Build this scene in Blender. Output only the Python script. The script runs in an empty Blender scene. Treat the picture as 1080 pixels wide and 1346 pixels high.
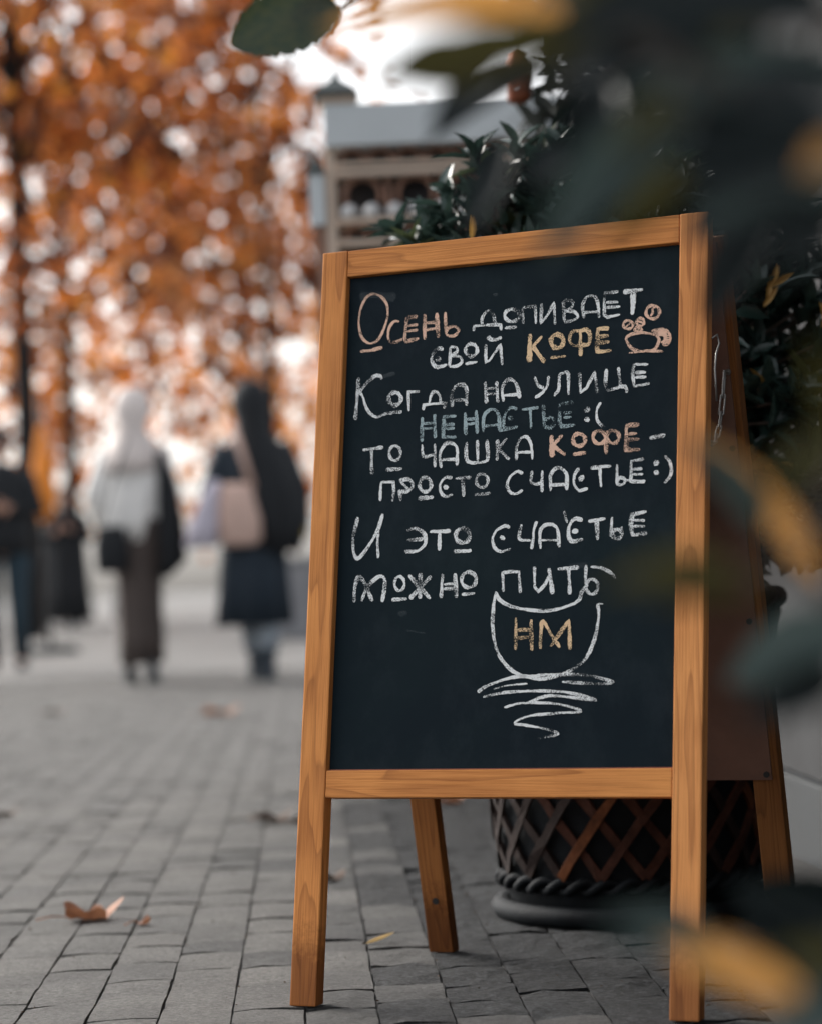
import bpy, bmesh, math, random
import numpy as np
from mathutils import Vector, Matrix, noise as mnoise
random.seed(7); rng = np.random.default_rng(11)
S = bpy.context.scene; C = S.collection
# ---------------------------------------------------------------- camera
cam = bpy.data.cameras.new('camera'); co = bpy.data.objects.new('camera', cam); C.objects.link(co)
p, r = .0292, -.0441
rt = Vector((1, 0, 0)); up = Vector((0, -math.sin(p), math.cos(p))); fw = Vector((0, math.cos(p), math.sin(p)))
cx = rt*math.cos(r) + up*math.sin(r); cy = -rt*math.sin(r) + up*math.cos(r)
M = Matrix((cx, cy, -fw)).transposed().to_4x4(); M.translation = (0, 0, .5328)
co.matrix_world = M
cam.sensor_fit = 'VERTICAL'; cam.sensor_height = 36; cam.lens = 83.54
cam.clip_start = .02; cam.clip_end = 1200
cam.dof.use_dof = True; cam.dof.focus_distance = 3.06; cam.dof.aperture_fstop = 2.85
S.camera = co
# ---------------------------------------------------------------- sky and sun
ELEV, AZ = math.radians(36), math.radians(312)      # azimuth of the sun seen from above, from +Y clockwise
w = bpy.data.worlds.new('World'); S.world = w; w.use_nodes = True
nt = w.node_tree; bg = nt.nodes['Background']
sky = nt.nodes.new('ShaderNodeTexSky'); sky.sky_type = 'NISHITA'; sky.sun_disc = False
sky.sun_elevation = ELEV; sky.sun_rotation = AZ; sky.dust_density = 5.0; sky.air_density = 1.0; sky.altitude = 50
hs = nt.nodes.new('ShaderNodeHueSaturation'); hs.inputs['Saturation'].default_value = .22
nt.links.new(sky.outputs[0], hs.inputs['Color']); nt.links.new(hs.outputs[0], bg.inputs['Color'])
bg.inputs['Strength'].default_value = .15
sl = bpy.data.lights.new('sun', 'SUN'); sl.energy = 1.3; sl.angle = math.radians(18); sl.color = (1, .93, .84)
so = bpy.data.objects.new('sun', sl); C.objects.link(so)
sd = Vector((math.sin(AZ)*math.cos(ELEV), math.cos(AZ)*math.cos(ELEV), math.sin(ELEV)))
so.rotation_euler = (-sd).to_track_quat('-Z', 'Y').to_euler(); so.location = sd*20
S.view_settings.view_transform = 'Standard'; S.view_settings.look = 'None'; S.view_settings.gamma = 1
S.view_settings.use_curve_mapping = False; S.view_settings.exposure = 1.15
# ---------------------------------------------------------------- helpers
def tag(o, label=None, cat=None, group=None, kind=None):
    if label: o['label'] = label
    if cat: o['category'] = cat
    if group: o['group'] = group
    if kind: o['kind'] = kind
    return o
def empty(name, loc=(0,0,0), rz=0):
    o = bpy.data.objects.new(name, None); o.empty_display_size = .1; C.objects.link(o)
    o.location = loc; o.rotation_euler = (0, 0, rz); return o
def mesh(name, V, F, mat, smooth=False, nsm=None):
    m = bpy.data.meshes.new(name); m.from_pydata([tuple(v) for v in V], [], [tuple(f) for f in F])
    if mat: m.materials.append(mat)
    if smooth: m.polygons.foreach_set('use_smooth', [True]*len(m.polygons))
    if nsm: m.polygons.foreach_set('use_smooth', [i < nsm for i in range(len(m.polygons))])
    m.update(); return m
def obj(name, me, parent=None, loc=None, rot=None):
    o = bpy.data.objects.new(name, me); C.objects.link(o)
    if parent: o.parent = parent
    if loc is not None: o.location = loc
    if rot is not None: o.rotation_euler = rot
    return o
def bm_obj(name, bm, mat, parent=None, smooth=False, bevel=0, seg=2):
    if bevel: bmesh.ops.bevel(bm, geom=list(bm.edges), offset=bevel, segments=seg, profile=.6, affect='EDGES')
    bmesh.ops.recalc_face_normals(bm, faces=bm.faces)
    me = bpy.data.meshes.new(name); bm.to_mesh(me); bm.free()
    me.materials.append(mat)
    if smooth: me.polygons.foreach_set('use_smooth', [True]*len(me.polygons))
    return obj(name, me, parent)
def box(bm, x0, x1, y0, y1, z0, z1):
    vs = [bm.verts.new(q) for q in ((x0,y0,z0),(x1,y0,z0),(x1,y1,z0),(x0,y1,z0),(x0,y0,z1),(x1,y0,z1),(x1,y1,z1),(x0,y1,z1))]
    for f in ((0,3,2,1),(4,5,6,7),(0,1,5,4),(1,2,6,5),(2,3,7,6),(3,0,4,7)): bm.faces.new([vs[i] for i in f])
    return vs
def box_obj(name, b, mat, parent=None, bevel=0.0):
    bm = bmesh.new(); box(bm, *b); return bm_obj(name, bm, mat, parent, bevel=bevel)
def tube_data(pts, rad, n=8, caps=True):
    """tapered tube along pts; rad is a list of radii (or pairs)"""
    pts = [Vector(q) for q in pts]; V = []; F = []
    for i, q in enumerate(pts):
        t = (pts[min(i+1, len(pts)-1)] - pts[max(i-1, 0)]).normalized()
        a = t.cross(Vector((0, 1, 0.01)))
        if a.length < .1: a = t.cross(Vector((1, 0, 0)))
        a.normalize(); b = t.cross(a).normalized()
        rr = rad[i] if isinstance(rad, (list, tuple)) else rad
        for k in range(n):
            th = 2*math.pi*k/n; V.append(q + a*math.cos(th)*rr + b*math.sin(th)*rr)
    for i in range(len(pts)-1):
        for k in range(n):
            F.append((i*n+k, i*n+(k+1) % n, (i+1)*n+(k+1) % n, (i+1)*n+k))
    if caps: F.append(tuple(range(n))[::-1]); F.append(tuple(range((len(pts)-1)*n, len(pts)*n)))
    return V, F
def join_data(parts):
    V = []; F = []
    for v, f in parts:
        o = len(V); V += list(v); F += [tuple(i+o for i in q) for q in f]
    return V, F
def tube(name, pts, rad, mat, parent=None, n=8):
    V, F = tube_data(pts, rad, n); return obj(name, mesh(name, V, F, mat, True), parent)
# ---------------------------------------------------------------- materials
def newmat(name):
    m = bpy.data.materials.new(name); m.use_nodes = True
    nt = m.node_tree; return m, nt, nt.nodes['Principled BSDF']
def N(nt, t, **kw):
    n = nt.nodes.new(t)
    for k, v in kw.items():
        if k in n.inputs.keys(): n.inputs[k].default_value = v
        else: setattr(n, k, v)
    return n
def ramp(nt, src, stops):
    n = nt.nodes.new('ShaderNodeValToRGB'); e = n.color_ramp.elements
    while len(e) < len(stops): e.new(.5)
    for el, (q, c) in zip(e, stops): el.position = q; el.color = (*c, 1)
    nt.links.new(src, n.inputs[0]); return n
def mapped(nt, scale, coord='Object'):
    tc = nt.nodes.new('ShaderNodeTexCoord'); mp = nt.nodes.new('ShaderNodeMapping'); mp.inputs['Scale'].default_value = scale
    nt.links.new(tc.outputs[coord], mp.inputs[0]); return mp.outputs[0]
def simple(name, col, rough=.6, var=.25, scale=8, bump=.0, metal=0, spec=.5):
    m, nt, b = newmat(name); v = mapped(nt, (1, 1, 1))
    n = N(nt, 'ShaderNodeTexNoise', Scale=scale, Detail=6.0, Roughness=.65); nt.links.new(v, n.inputs['Vector'])
    rp = ramp(nt, n.outputs['Fac'], [(.25, [c*(1-var) for c in col]), (.75, [min(1, c*(1+var)) for c in col])])
    nt.links.new(rp.outputs[0], b.inputs['Base Color']); b.inputs['Roughness'].default_value = rough
    b.inputs['Metallic'].default_value = metal; b.inputs['Specular IOR Level'].default_value = spec
    if bump:
        n2 = N(nt, 'ShaderNodeTexNoise', Scale=scale*6, Detail=8.0, Roughness=.7); nt.links.new(v, n2.inputs['Vector'])
        bp = N(nt, 'ShaderNodeBump', Strength=bump, Distance=.01); nt.links.new(n2.outputs['Fac'], bp.inputs['Height']); nt.links.new(bp.outputs[0], b.inputs['Normal'])
    return m
def wood(name, axis, dark=1.0, seed=0.0, tint=(.76, .32, .095)):
    m, nt, b = newmat(name); L_ = nt.links.new
    sc = {'z': (15, 8, 1.6), 'x': (1.6, 8, 15)}[axis]
    v = mapped(nt, sc); ad = N(nt, 'ShaderNodeVectorMath', operation='ADD'); L_(v, ad.inputs[0]); ad.inputs[1].default_value = (seed, seed*.7, seed*1.3)
    n = N(nt, 'ShaderNodeTexNoise', Scale=1.0, Detail=2.5, Roughness=.45); L_(ad.outputs[0], n.inputs['Vector'])
    mu = N(nt, 'ShaderNodeMath', operation='MULTIPLY'); L_(n.outputs['Fac'], mu.inputs[0]); mu.inputs[1].default_value = 15
    fr = N(nt, 'ShaderNodeMath', operation='FRACT'); L_(mu.outputs[0], fr.inputs[0])
    sf = {'z': (520, 400, 11), 'x': (11, 400, 520)}[axis]
    v2 = mapped(nt, sf); n2 = N(nt, 'ShaderNodeTexNoise', Scale=1.0, Detail=4.0, Roughness=.6); L_(v2, n2.inputs['Vector'])
    v3 = mapped(nt, (3, 3, 3)); n3 = N(nt, 'ShaderNodeTexNoise', Scale=2.2, Detail=3.0); L_(v3, n3.inputs['Vector'])
    A = [c*dark for c in tint]; B = [c*dark*.66 for c in tint]; B[0] *= 1.06
    r1 = ramp(nt, fr.outputs[0], [(0.0, B), (.18, [x*.5+y*.5 for x, y in zip(A, B)]), (.6, A), (.93, A), (1.0, B)])
    r2 = ramp(nt, n2.outputs['Fac'], [(.33, (.76, .70, .64)), (.56, (1, 1, 1))])
    r3 = ramp(nt, n3.outputs['Fac'], [(.3, (.82, .74, .68)), (.7, (1.1, 1.08, 1.05))])
    m1 = N(nt, 'ShaderNodeMix', data_type='RGBA', blend_type='MULTIPLY'); m1.inputs[0].default_value = .85
    L_(r1.outputs[0], m1.inputs[6]); L_(r2.outputs[0], m1.inputs[7])
    m2 = N(nt, 'ShaderNodeMix', data_type='RGBA', blend_type='MULTIPLY'); m2.inputs[0].default_value = 1
    L_(m1.outputs[2], m2.inputs[6]); L_(r3.outputs[0], m2.inputs[7])
    # small knots
    vk = mapped(nt, {'z': (22, 22, 5), 'x': (5, 22, 22)}[axis]); vo = N(nt, 'ShaderNodeTexVoronoi', Scale=1.0); L_(vk, vo.inputs['Vector'])
    rk = ramp(nt, vo.outputs['Distance'], [(.03, (.25, .2, .18)), (.1, (1, 1, 1))])
    m3 = N(nt, 'ShaderNodeMix', data_type='RGBA', blend_type='MULTIPLY'); m3.inputs[0].default_value = .6
    L_(m2.outputs[2], m3.inputs[6]); L_(rk.outputs[0], m3.inputs[7]); 
    sx = N(nt, 'ShaderNodeSeparateXYZ'); tco = N(nt, 'ShaderNodeTexCoord'); L_(tco.outputs['Object'], sx.inputs[0])
    nd = N(nt, 'ShaderNodeTexNoise', Scale=55.0, Detail=6.0, Roughness=.7); L_(tco.outputs['Object'], nd.inputs['Vector'])
    md = N(nt, 'ShaderNodeMath', operation='MULTIPLY_ADD'); L_(nd.outputs['Fac'], md.inputs[0]); md.inputs[1].default_value = -.12; L_(sx.outputs['Z'], md.inputs[2])
    rd = ramp(nt, md.outputs[0], [(0.0, (.45, .4, .36)), (.05, (1, 1, 1))]) if axis == 'z' else ramp(nt, nd.outputs['Fac'], [(.26, (.6, .55, .5)), (.31, (1, 1, 1))])
    m4 = N(nt, 'ShaderNodeMix', data_type='RGBA', blend_type='MULTIPLY'); m4.inputs[0].default_value = 1; L_(m3.outputs[2], m4.inputs[6]); L_(rd.outputs[0], m4.inputs[7]); L_(m4.outputs[2], b.inputs['Base Color'])
    b.inputs['Roughness'].default_value = .62; b.inputs['Specular IOR Level'].default_value = .2
    bp = N(nt, 'ShaderNodeBump', Strength=.35, Distance=.002); L_(n2.outputs['Fac'], bp.inputs['Height']); L_(bp.outputs[0], b.inputs['Normal'])
    return m
def leafmat(name, col, col2, rough=.35, trans=.25, noise_scale=6, spec=.5, attr=False):
    m, nt, b = newmat(name); L_ = nt.links.new
    oi = N(nt, 'ShaderNodeObjectInfo'); v = mapped(nt, (1, 1, 1))
    n = N(nt, 'ShaderNodeTexNoise', Scale=noise_scale, Detail=3.0); L_(v, n.inputs['Vector'])
    rp = ramp(nt, n.outputs['Fac'], [(.35, col), (.65, col2)]); src = rp.outputs[0]
    if attr:
        at = N(nt, 'ShaderNodeAttribute', attribute_name='tone'); src = at.outputs['Color']
    L_(src, b.inputs['Base Color']); b.inputs['Roughness'].default_value = rough; b.inputs['Specular IOR Level'].default_value = spec
    tr = N(nt, 'ShaderNodeBsdfTranslucent'); L_(src, tr.inputs['Color']); mx = N(nt, 'ShaderNodeMixShader'); mx.inputs[0].default_value = trans
    out = nt.nodes['Material Output']; L_(b.outputs[0], mx.inputs[1]); L_(tr.outputs[0], mx.inputs[2]); L_(mx.outputs[0], out.inputs[0])
    return m
WOOD_L = wood('oiled_wood_left', 'z', seed=3.1); WOOD_R = wood('oiled_wood_right', 'z', seed=8.4, tint=(.84, .37, .125))
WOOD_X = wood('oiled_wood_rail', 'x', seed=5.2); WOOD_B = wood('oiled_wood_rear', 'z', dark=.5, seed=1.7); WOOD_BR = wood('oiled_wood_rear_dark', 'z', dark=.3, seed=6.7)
HARD = simple('brown_hardboard', (.15, .075, .05), .8, .2, 12, .1)
STEEL = simple('dull_steel', (.35, .35, .34), .38, .15, 30, metal=1); SCREW = simple('black_screw', (.02, .02, .02), .5, .2, 50)
BRASS = simple('tarnished_hinge_metal', (.25, .2, .12), .5, .2, 50, metal=1)
def board_mat():
    m, nt, b = newmat('painted_chalkboard'); L_ = nt.links.new
    v = mapped(nt, (1, 1, 1)); n = N(nt, 'ShaderNodeTexNoise', Scale=5.0, Detail=6.0, Roughness=.6, Distortion=.6); L_(v, n.inputs['Vector'])
    rp = ramp(nt, n.outputs['Fac'], [(.3, (.0056, .0118, .0178)), (.72, (.0080, .0178, .0222))])
    v2 = mapped(nt, (4, 4, 3)); n2 = N(nt, 'ShaderNodeTexNoise', Scale=3.0, Detail=8.0, Roughness=.75); L_(v2, n2.inputs['Vector'])
    r2 = ramp(nt, n2.outputs['Fac'], [(.48, (0, 0, 0)), (.8, (.011, .013, .0145))])
    ad = N(nt, 'ShaderNodeMix', data_type='RGBA', blend_type='ADD'); ad.inputs[0].default_value = 1
    L_(rp.outputs[0], ad.inputs[6]); L_(r2.outputs[0], ad.inputs[7]); L_(ad.outputs[2], b.inputs['Base Color'])
    b.inputs['Roughness'].default_value = .7; b.inputs['Specular IOR Level'].default_value = .1; return m
def chalk_mat(name, col, lo=.38, hi=.56, amount=1.0):
    m, nt, b = newmat(name); L_ = nt.links.new
    v = mapped(nt, (1, 1, 1)); n = N(nt, 'ShaderNodeTexNoise', Scale=620.0, Detail=3.0, Roughness=.7); L_(v, n.inputs['Vector'])
    n3 = N(nt, 'ShaderNodeTexNoise', Scale=45.0, Detail=2.0); L_(v, n3.inputs['Vector'])
    sm = N(nt, 'ShaderNodeMath', operation='MULTIPLY_ADD'); L_(n3.outputs['Fac'], sm.inputs[0]); sm.inputs[1].default_value = .75; L_(n.outputs['Fac'], sm.inputs[2])
    mr = N(nt, 'ShaderNodeMapRange'); L_(sm.outputs[0], mr.inputs[0]); mr.inputs[1].default_value = lo+.35; mr.inputs[2].default_value = hi+.35
    mr.inputs[3].default_value = 0.0; mr.inputs[4].default_value = amount
    tr = N(nt, 'ShaderNodeBsdfTransparent'); mx = N(nt, 'ShaderNodeMixShader'); L_(mr.outputs[0], mx.inputs[0]); L_(tr.outputs[0], mx.inputs[1]); L_(b.outputs[0], mx.inputs[2])
    L_(mx.outputs[0], nt.nodes['Material Output'].inputs[0]); b.inputs['Base Color'].default_value = (*col, 1); b.inputs['Roughness'].default_value = .95
    b.inputs['Specular IOR Level'].default_value = .05; return m
CH = {'w': chalk_mat('white_chalk', (.86, .88, .87)), 'o': chalk_mat('peach_chalk', (.84, .56, .42)), 'y': chalk_mat('yellow_chalk', (.86, .62, .38)),
      't': chalk_mat('grey_blue_chalk', (.40, .50, .52)), 's': chalk_mat('chalk_dust', (.45, .5, .52), .3, .85, .12)}
# ================================================================ GROUND
STREET = Vector((-.046, 1, 0)).normalized(); SIDE = Vector((STREET.y, -STREET.x, 0))
def rise(y):
    t = min(1, max(0, (y-14)/14)); return .15*t*t*(3-2*t)
def stone_mat(name, c1, c2, bumpy, dist=.012):
    m, nt, b = newmat(name); L_ = nt.links.new
    g = N(nt, 'ShaderNodeNewGeometry'); oi = N(nt, 'ShaderNodeObjectInfo')
    n = N(nt, 'ShaderNodeTexNoise', Scale=5.5, Detail=3.0, Roughness=.55); L_(g.outputs['Position'], n.inputs['Vector'])
    n2 = N(nt, 'ShaderNodeTexNoise', Scale=150.0, Detail=5.0, Roughness=.7); L_(g.outputs['Position'], n2.inputs['Vector'])
    rp = ramp(nt, n.outputs['Fac'], [(.3, c1), (.7, c2)]); r2 = ramp(nt, n2.outputs['Fac'], [(.3, (.6, .6, .6)), (.7, (1.25, 1.25, 1.25))])
    rr = ramp(nt, oi.outputs['Random'], [(0, (.82, .82, .83)), (1, (1.13, 1.12, 1.1))])
    m1 = N(nt, 'ShaderNodeMix', data_type='RGBA', blend_type='MULTIPLY'); m1.inputs[0].default_value = 1; L_(rp.outputs[0], m1.inputs[6]); L_(r2.outputs[0], m1.inputs[7])
    m2 = N(nt, 'ShaderNodeMix', data_type='RGBA', blend_type='MULTIPLY'); m2.inputs[0].default_value = 1; L_(m1.outputs[2], m2.inputs[6]); L_(rr.outputs[0], m2.inputs[7])
    n5 = N(nt, 'ShaderNodeTexNoise', Scale=95.0, Detail=8.0, Roughness=.75, Distortion=1.0); L_(g.outputs['Position'], n5.inputs['Vector'])
    r5 = ramp(nt, n5.outputs['Fac'], [(.40, (.35, .35, .35) if dist > .02 else (.72, .72, .72)), (.5, (.95, .95, .95)), (.61, (2.3, 2.3, 2.3) if dist > .02 else (1.2, 1.2, 1.2))])
    m5 = N(nt, 'ShaderNodeMix', data_type='RGBA', blend_type='MULTIPLY'); m5.inputs[0].default_value = 1; L_(m2.outputs[2], m5.inputs[6]); L_(r5.outputs[0], m5.inputs[7])
    L_(m5.outputs[2], b.inputs['Base Color']); b.inputs['Roughness'].default_value = .78; b.inputs['Specular IOR Level'].default_value = .35
    n4 = N(nt, 'ShaderNodeTexNoise', Scale=46.0, Detail=9.0, Roughness=.72, Distortion=1.1); L_(g.outputs['Position'], n4.inputs['Vector'])
    bp = N(nt, 'ShaderNodeBump', Strength=bumpy, Distance=dist); L_(n4.outputs['Fac'], bp.inputs['Height']); 
    bq = N(nt, 'ShaderNodeBump', Strength=min(1, bumpy*1.1), Distance=dist*.35); L_(n5.outputs['Fac'], bq.inputs['Height']); L_(bp.outputs[0], bq.inputs['Normal']); L_(bq.outputs[0], b.inputs['Normal']); return m
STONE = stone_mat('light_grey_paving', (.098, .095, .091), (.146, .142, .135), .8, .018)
STONE_SHADE = stone_mat('shade_toned_cleft_paving', (.018, .0205, .0235), (.036, .039, .043), 1.0, .035)  # rough cleft stone, with the shade around the board painted into its colour
JOINT = simple('joint_sand', (.022, .021, .02), .95, .5, 40)
FAR = simple('far_paving', (.114, .110, .106), .85, .08, 1.2)
g = obj('ground', mesh('ground', [(-400, -60, -.03), (400, -60, -.03), (400, 900, -.03), (-400, 900, -.03)], [(0, 1, 2, 3)], JOINT)); tag(g, kind='structure')
ys = [15.5 + i*.9 for i in range(17)] + [40, 80, 200, 600]; V = []; F = []
for y in ys: V += [(-60-y, y, rise(y)-.001), (60+y, y, rise(y)-.001)]
for i in range(len(ys)-1): F.append((2*i, 2*i+1, 2*i+3, 2*i+2))
fp = obj('far_pavement', mesh('far_pavement', V, F, FAR, True)); tag(fp, kind='structure')
pav = obj('pavement', mesh('pavement', [(-9, -3, -.006), (9, -3, -.006), (9, 15.6, -.006), (-9, 15.6, -.006)], [(0, 1, 2, 3)], JOINT)); tag(pav, kind='structure')
PITCH = .0912
OFF = -.157                                        # a joint line runs through this lateral offset at y = 2.93
def street_xy(a, s):                               # a across, s along
    q = Vector((OFF + .046*2.93, 0, 0)) + SIDE*a + STREET*s; return q.x, q.y
def stone_geo(L, W, seed, rough):
    rs = random.Random(seed); nx, ny = 4, 5; V = []; F = []
    gapx = .0010 + rs.random()*.0014; gapy = .0006 + rs.random()*.0012
    cj = [(rs.uniform(-.003, .003), rs.uniform(-.0045, .0045)) for _ in range(4)]
    tx, ty, tz = rs.uniform(-.0009, .0009), rs.uniform(-.0013, .0013), rs.uniform(-.0010, .0010)
    for j in range(ny):
        for i in range(nx):
            u, v = i/(nx-1), j/(ny-1)
            x = -W/2 + gapx + u*(W-2*gapx); y = -L/2 + gapy + v*(L-2*gapy)
            y += (cj[0][1]*(1-u) + cj[1][1]*u)*(1-v) + (cj[2][1]*(1-u)+cj[3][1]*u)*v*.9
            x += rs.uniform(-.0008, .0008); edge = (i in (0, nx-1)) + (j in (0, ny-1))
            z = tz + tx*(u-.5)*2 + ty*(v-.5)*2 + rs.gauss(0, rough) - (.0005 if edge == 1 else .0022 if edge == 2 else 0)
            V.append((x, y, z))
    for j in range(ny-1):
        for i in range(nx-1): a = j*nx+i; F.append((a, a+1, a+nx+1, a+nx))
    ring = list(range(nx)) + [j*nx+nx-1 for j in range(1, ny)] + [(ny-1)*nx+i for i in range(nx-2, -1, -1)] + [j*nx for j in range(ny-2, 0, -1)]
    b0 = len(V)
    for q in ring: V.append(V[q])
    n = len(ring)
    for q in ring: V.append((V[q][0], V[q][1], -.03))
    for k in range(n): F.append((b0+k, b0+n+k, b0+n+(k+1) % n, b0+(k+1) % n))
    return V, F
stones = []
for c in range(-40, 9):
    rs = random.Random(c*31+5); s = .6 + rs.random()*.15; a = (c+.5)*PITCH
    if c >= 8 : continue
    while s < 15.5:
        L = rs.choice((.105, .125, .14, .155, .175, .2)) * (1 if s < 9 else 1.25)
        x, y = street_xy(a, s+L/2)
        if x > -3.4: stones.append((x, y, L, c))
        s += L
def seen(x, y): return 2.85 < y < 6.6 and -.178*y-.03 < x < .178*y+.03
near = sorted([q for q in stones if seen(q[0], q[1]) and q[3] < 7], key=lambda q: q[1])[:300]
nearset = set(near); SA = math.atan2(-STREET.x, STREET.y); cache = {}
def in_painted_shade(c, y):  # columns whose stones carry painted shade, thinning out to the left
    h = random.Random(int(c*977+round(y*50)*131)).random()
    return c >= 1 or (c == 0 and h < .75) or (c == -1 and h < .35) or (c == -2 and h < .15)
STONE_SHADE_FAINT = stone_mat('faint_shade_toned_paving', (.060, .060, .060), (.092, .091, .089), .8, .019)  # faintest step of the painted shade, softening its left border
STONE_SHADE_MID = stone_mat('mid_shade_toned_paving', (.026, .028, .031), (.048, .050, .053), 1.0, .028)  # middle step of the shade painted into the stone colour
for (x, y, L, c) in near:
    dk = in_painted_shade(c, y); md = (2 if c <= 0 or random.random() < .25 else 1) if dk and c <= 1 else 0; key = (round(L, 3), dk, random.randrange(7), md)
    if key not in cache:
        V, F = stone_geo(L, PITCH, hash(key) % 9999 if False else int(L*1000)*17+key[2]*5+dk, .0012 if dk else .0005); cache[key] = mesh('paving_stone', V, F, STONE_SHADE_MID if md == 1 else STONE_SHADE_FAINT if md == 2 else STONE_SHADE if dk else STONE, True, 12)
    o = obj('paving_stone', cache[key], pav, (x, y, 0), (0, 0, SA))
for dk, mt, nm in ((False, STONE, 'light_paving_field'), (True, STONE_SHADE_FAINT, 'shade_toned_paving_field')):  # the darker field continues the painted shade beyond the near stones
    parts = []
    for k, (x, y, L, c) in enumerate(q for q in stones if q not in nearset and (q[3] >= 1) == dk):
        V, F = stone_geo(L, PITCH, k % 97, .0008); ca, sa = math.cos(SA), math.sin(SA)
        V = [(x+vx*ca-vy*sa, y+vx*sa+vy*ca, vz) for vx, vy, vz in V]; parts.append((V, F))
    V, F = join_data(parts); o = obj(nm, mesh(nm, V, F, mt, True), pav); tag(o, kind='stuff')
# ================================================================ WALL along the right
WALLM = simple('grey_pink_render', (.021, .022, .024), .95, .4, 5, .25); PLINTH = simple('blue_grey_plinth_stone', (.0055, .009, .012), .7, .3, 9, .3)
wallr = empty('cafe_wall', (.70+.046*4.4, 0, 0), SA); tag(wallr, 'pinkish grey rendered cafe wall with a dark stone plinth, at the right edge behind the shrub', 'wall')
wallr.location = (.905, 0, 0)
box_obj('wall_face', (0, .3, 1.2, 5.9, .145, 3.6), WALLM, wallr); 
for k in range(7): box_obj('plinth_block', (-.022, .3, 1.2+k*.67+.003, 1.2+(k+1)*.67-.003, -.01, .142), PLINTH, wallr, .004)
# ================================================================ SANDWICH BOARD
BX, BY, YAW, W_, TH, SP = -.1821, 3.039, .4342, .5438, .1879, .429
wv = Vector((math.cos(YAW), -math.sin(YAW), 0)); nv = Vector((math.sin(YAW), math.cos(YAW), 0)); zv = Vector((0, 0, 1))
sv = nv*math.sin(TH) + zv*math.cos(TH); nn = nv*math.cos(TH) - zv*math.sin(TH)
srv = -nv*math.sin(TH) + zv*math.cos(TH); nr = nv*math.cos(TH) + zv*math.sin(TH)
Bp = Vector((BX, BY, 0))
board = empty('sandwich_board', Bp); tag(board, 'wooden A-frame chalkboard with Russian coffee verse in chalk, standing on the paving', 'sandwich board')
def frame_mat(o_, a, b_, c_):
    m = Matrix((a, b_, c_)).transposed().to_4x4(); m.translation = o_; return m
MF = frame_mat(Vector((0, 0, 0)), wv, nn, sv); MR = frame_mat(nv*SP, wv, nr, srv)
TT = math.tan(TH)
def member(name, b, mat, mtx, foot=0, bevel=.0014, warp=True):
    bm = bmesh.new(); vs = box(bm, *b)
    if foot:
        for v in vs:
            if v.co.z < .01: v.co.z += foot*v.co.y*TT + .0005
    o = bm_obj(name, bm, mat, board, bevel=bevel); o.matrix_local = mtx; return o
T = .0375; D = .022
member('front_stile', (0, T, 0, D, 0, 1.0), WOOD_L, MF, 1, .002)
member('front_stile', (W_-T, W_, 0, D, 0, 1.0), WOOD_R, MF, 1, .002)
member('top_rail', (T+.0006, W_-T-.0006, .0008, D, .963, .9995), WOOD_X, MF)
member('bottom_rail', (T+.0006, W_-T-.0006, .0008, D, .2645, .2995), WOOD_X, MF)
BM_ = board_mat()
pn = member('chalkboard_panel', (T+.0004, W_-T-.0004, .0105, .0145, .2997, .9628), BM_, MF, 0, 0)
member('panel_lip', (T+.001, W_-T-.001, .006, .0103, .2997, .3012), simple('red_brown_lip', (.2, .06, .03), .6), MF, 0, 0)
# rear frame
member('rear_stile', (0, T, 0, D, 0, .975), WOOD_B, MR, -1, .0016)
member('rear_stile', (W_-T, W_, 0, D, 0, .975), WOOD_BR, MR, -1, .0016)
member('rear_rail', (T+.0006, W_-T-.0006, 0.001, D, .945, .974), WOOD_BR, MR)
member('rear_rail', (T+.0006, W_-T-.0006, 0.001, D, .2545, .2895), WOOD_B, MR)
member('back_panel', (.006, W_-.0095, -.004, -.0005, .2545, .968), HARD, MR, 0, 0)
for (u, v) in ((.5275, .262), (.526, .47), (.5275, .70), (.527, .9), (.02, .262), (.02, .5), (.02, .75), (.15, .262), (.28, .262), (.41, .262)):
    V, F = tube_data([(u, -.0055, v), (u, -.003, v)], .0042, 10); o = obj('screw', mesh('screw', V, F, SCREW), board); o.matrix_local = MR
for u in (.02, ):
    V, F = tube_data([(u, -.001, .077), (u, .004, .077)], .005, 10); o = obj('wood_plug', mesh('wood_plug', V, F, SCREW), board); o.matrix_local = MR
# hinges: plates on the top ends joined by a knuckle
for u in (.06, W_-.1):
    a = MF @ Vector((u, D, .985)); b = MR @ Vector((u, 0, .972)); bm = bmesh.new()
    q = [a, a+wv*.035, b+wv*.035, b]; lo = [x - zv*.003 for x in q]
    vs = [bm.verts.new(x) for x in q+lo]
    for f in ((0, 1, 2, 3), (7, 6, 5, 4), (0, 4, 5, 1), (1, 5, 6, 2), (2, 6, 7, 3), (3, 7, 4, 0)): bm.faces.new([vs[i] for i in f])
    bm_obj('hinge', bm, BRASS, board)
# chain from the rear stile towards the front stile, and a wire stay hook
def link_data(c, t, nrm, ln=.022, wd=.0062, rr=.0013):
    t = t.normalized(); nrm = (nrm - t*nrm.dot(t)).normalized(); pts = []
    for k in range(17):
        a = 2*math.pi*k/16; ex = math.cos(a); ey = math.sin(a)
        pts.append(c + t*((ln/2-wd/2)*(1 if ex > 0 else -1)*(1 if abs(ex) > .01 else 0) + ex*wd/2) + nrm*ey*wd/2)
    return tube_data(pts, rr, 6, False)
chain = empty('chain'); chain.parent = board
eye = MR @ Vector((W_-.012, -.0005, .80))
A0 = eye - nr*.018; A1 = MF @ Vector((W_-.018, D, .74))
V, F = tube_data([eye+nr*.002, eye-nr*.006, A0+srv*.003, A0-srv*.004, A0-srv*.006+nr*.004], .0015, 6); o = obj('screw_eye', mesh('screw_eye', V, F, STEEL, True), chain)
V, F = tube_data([eye-nr*.004, eye-nr*.0045+nr*.002], .0045, 8); obj('washer', mesh('washer', V, F, STEEL), chain)
pts = []; NL = 11
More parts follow.
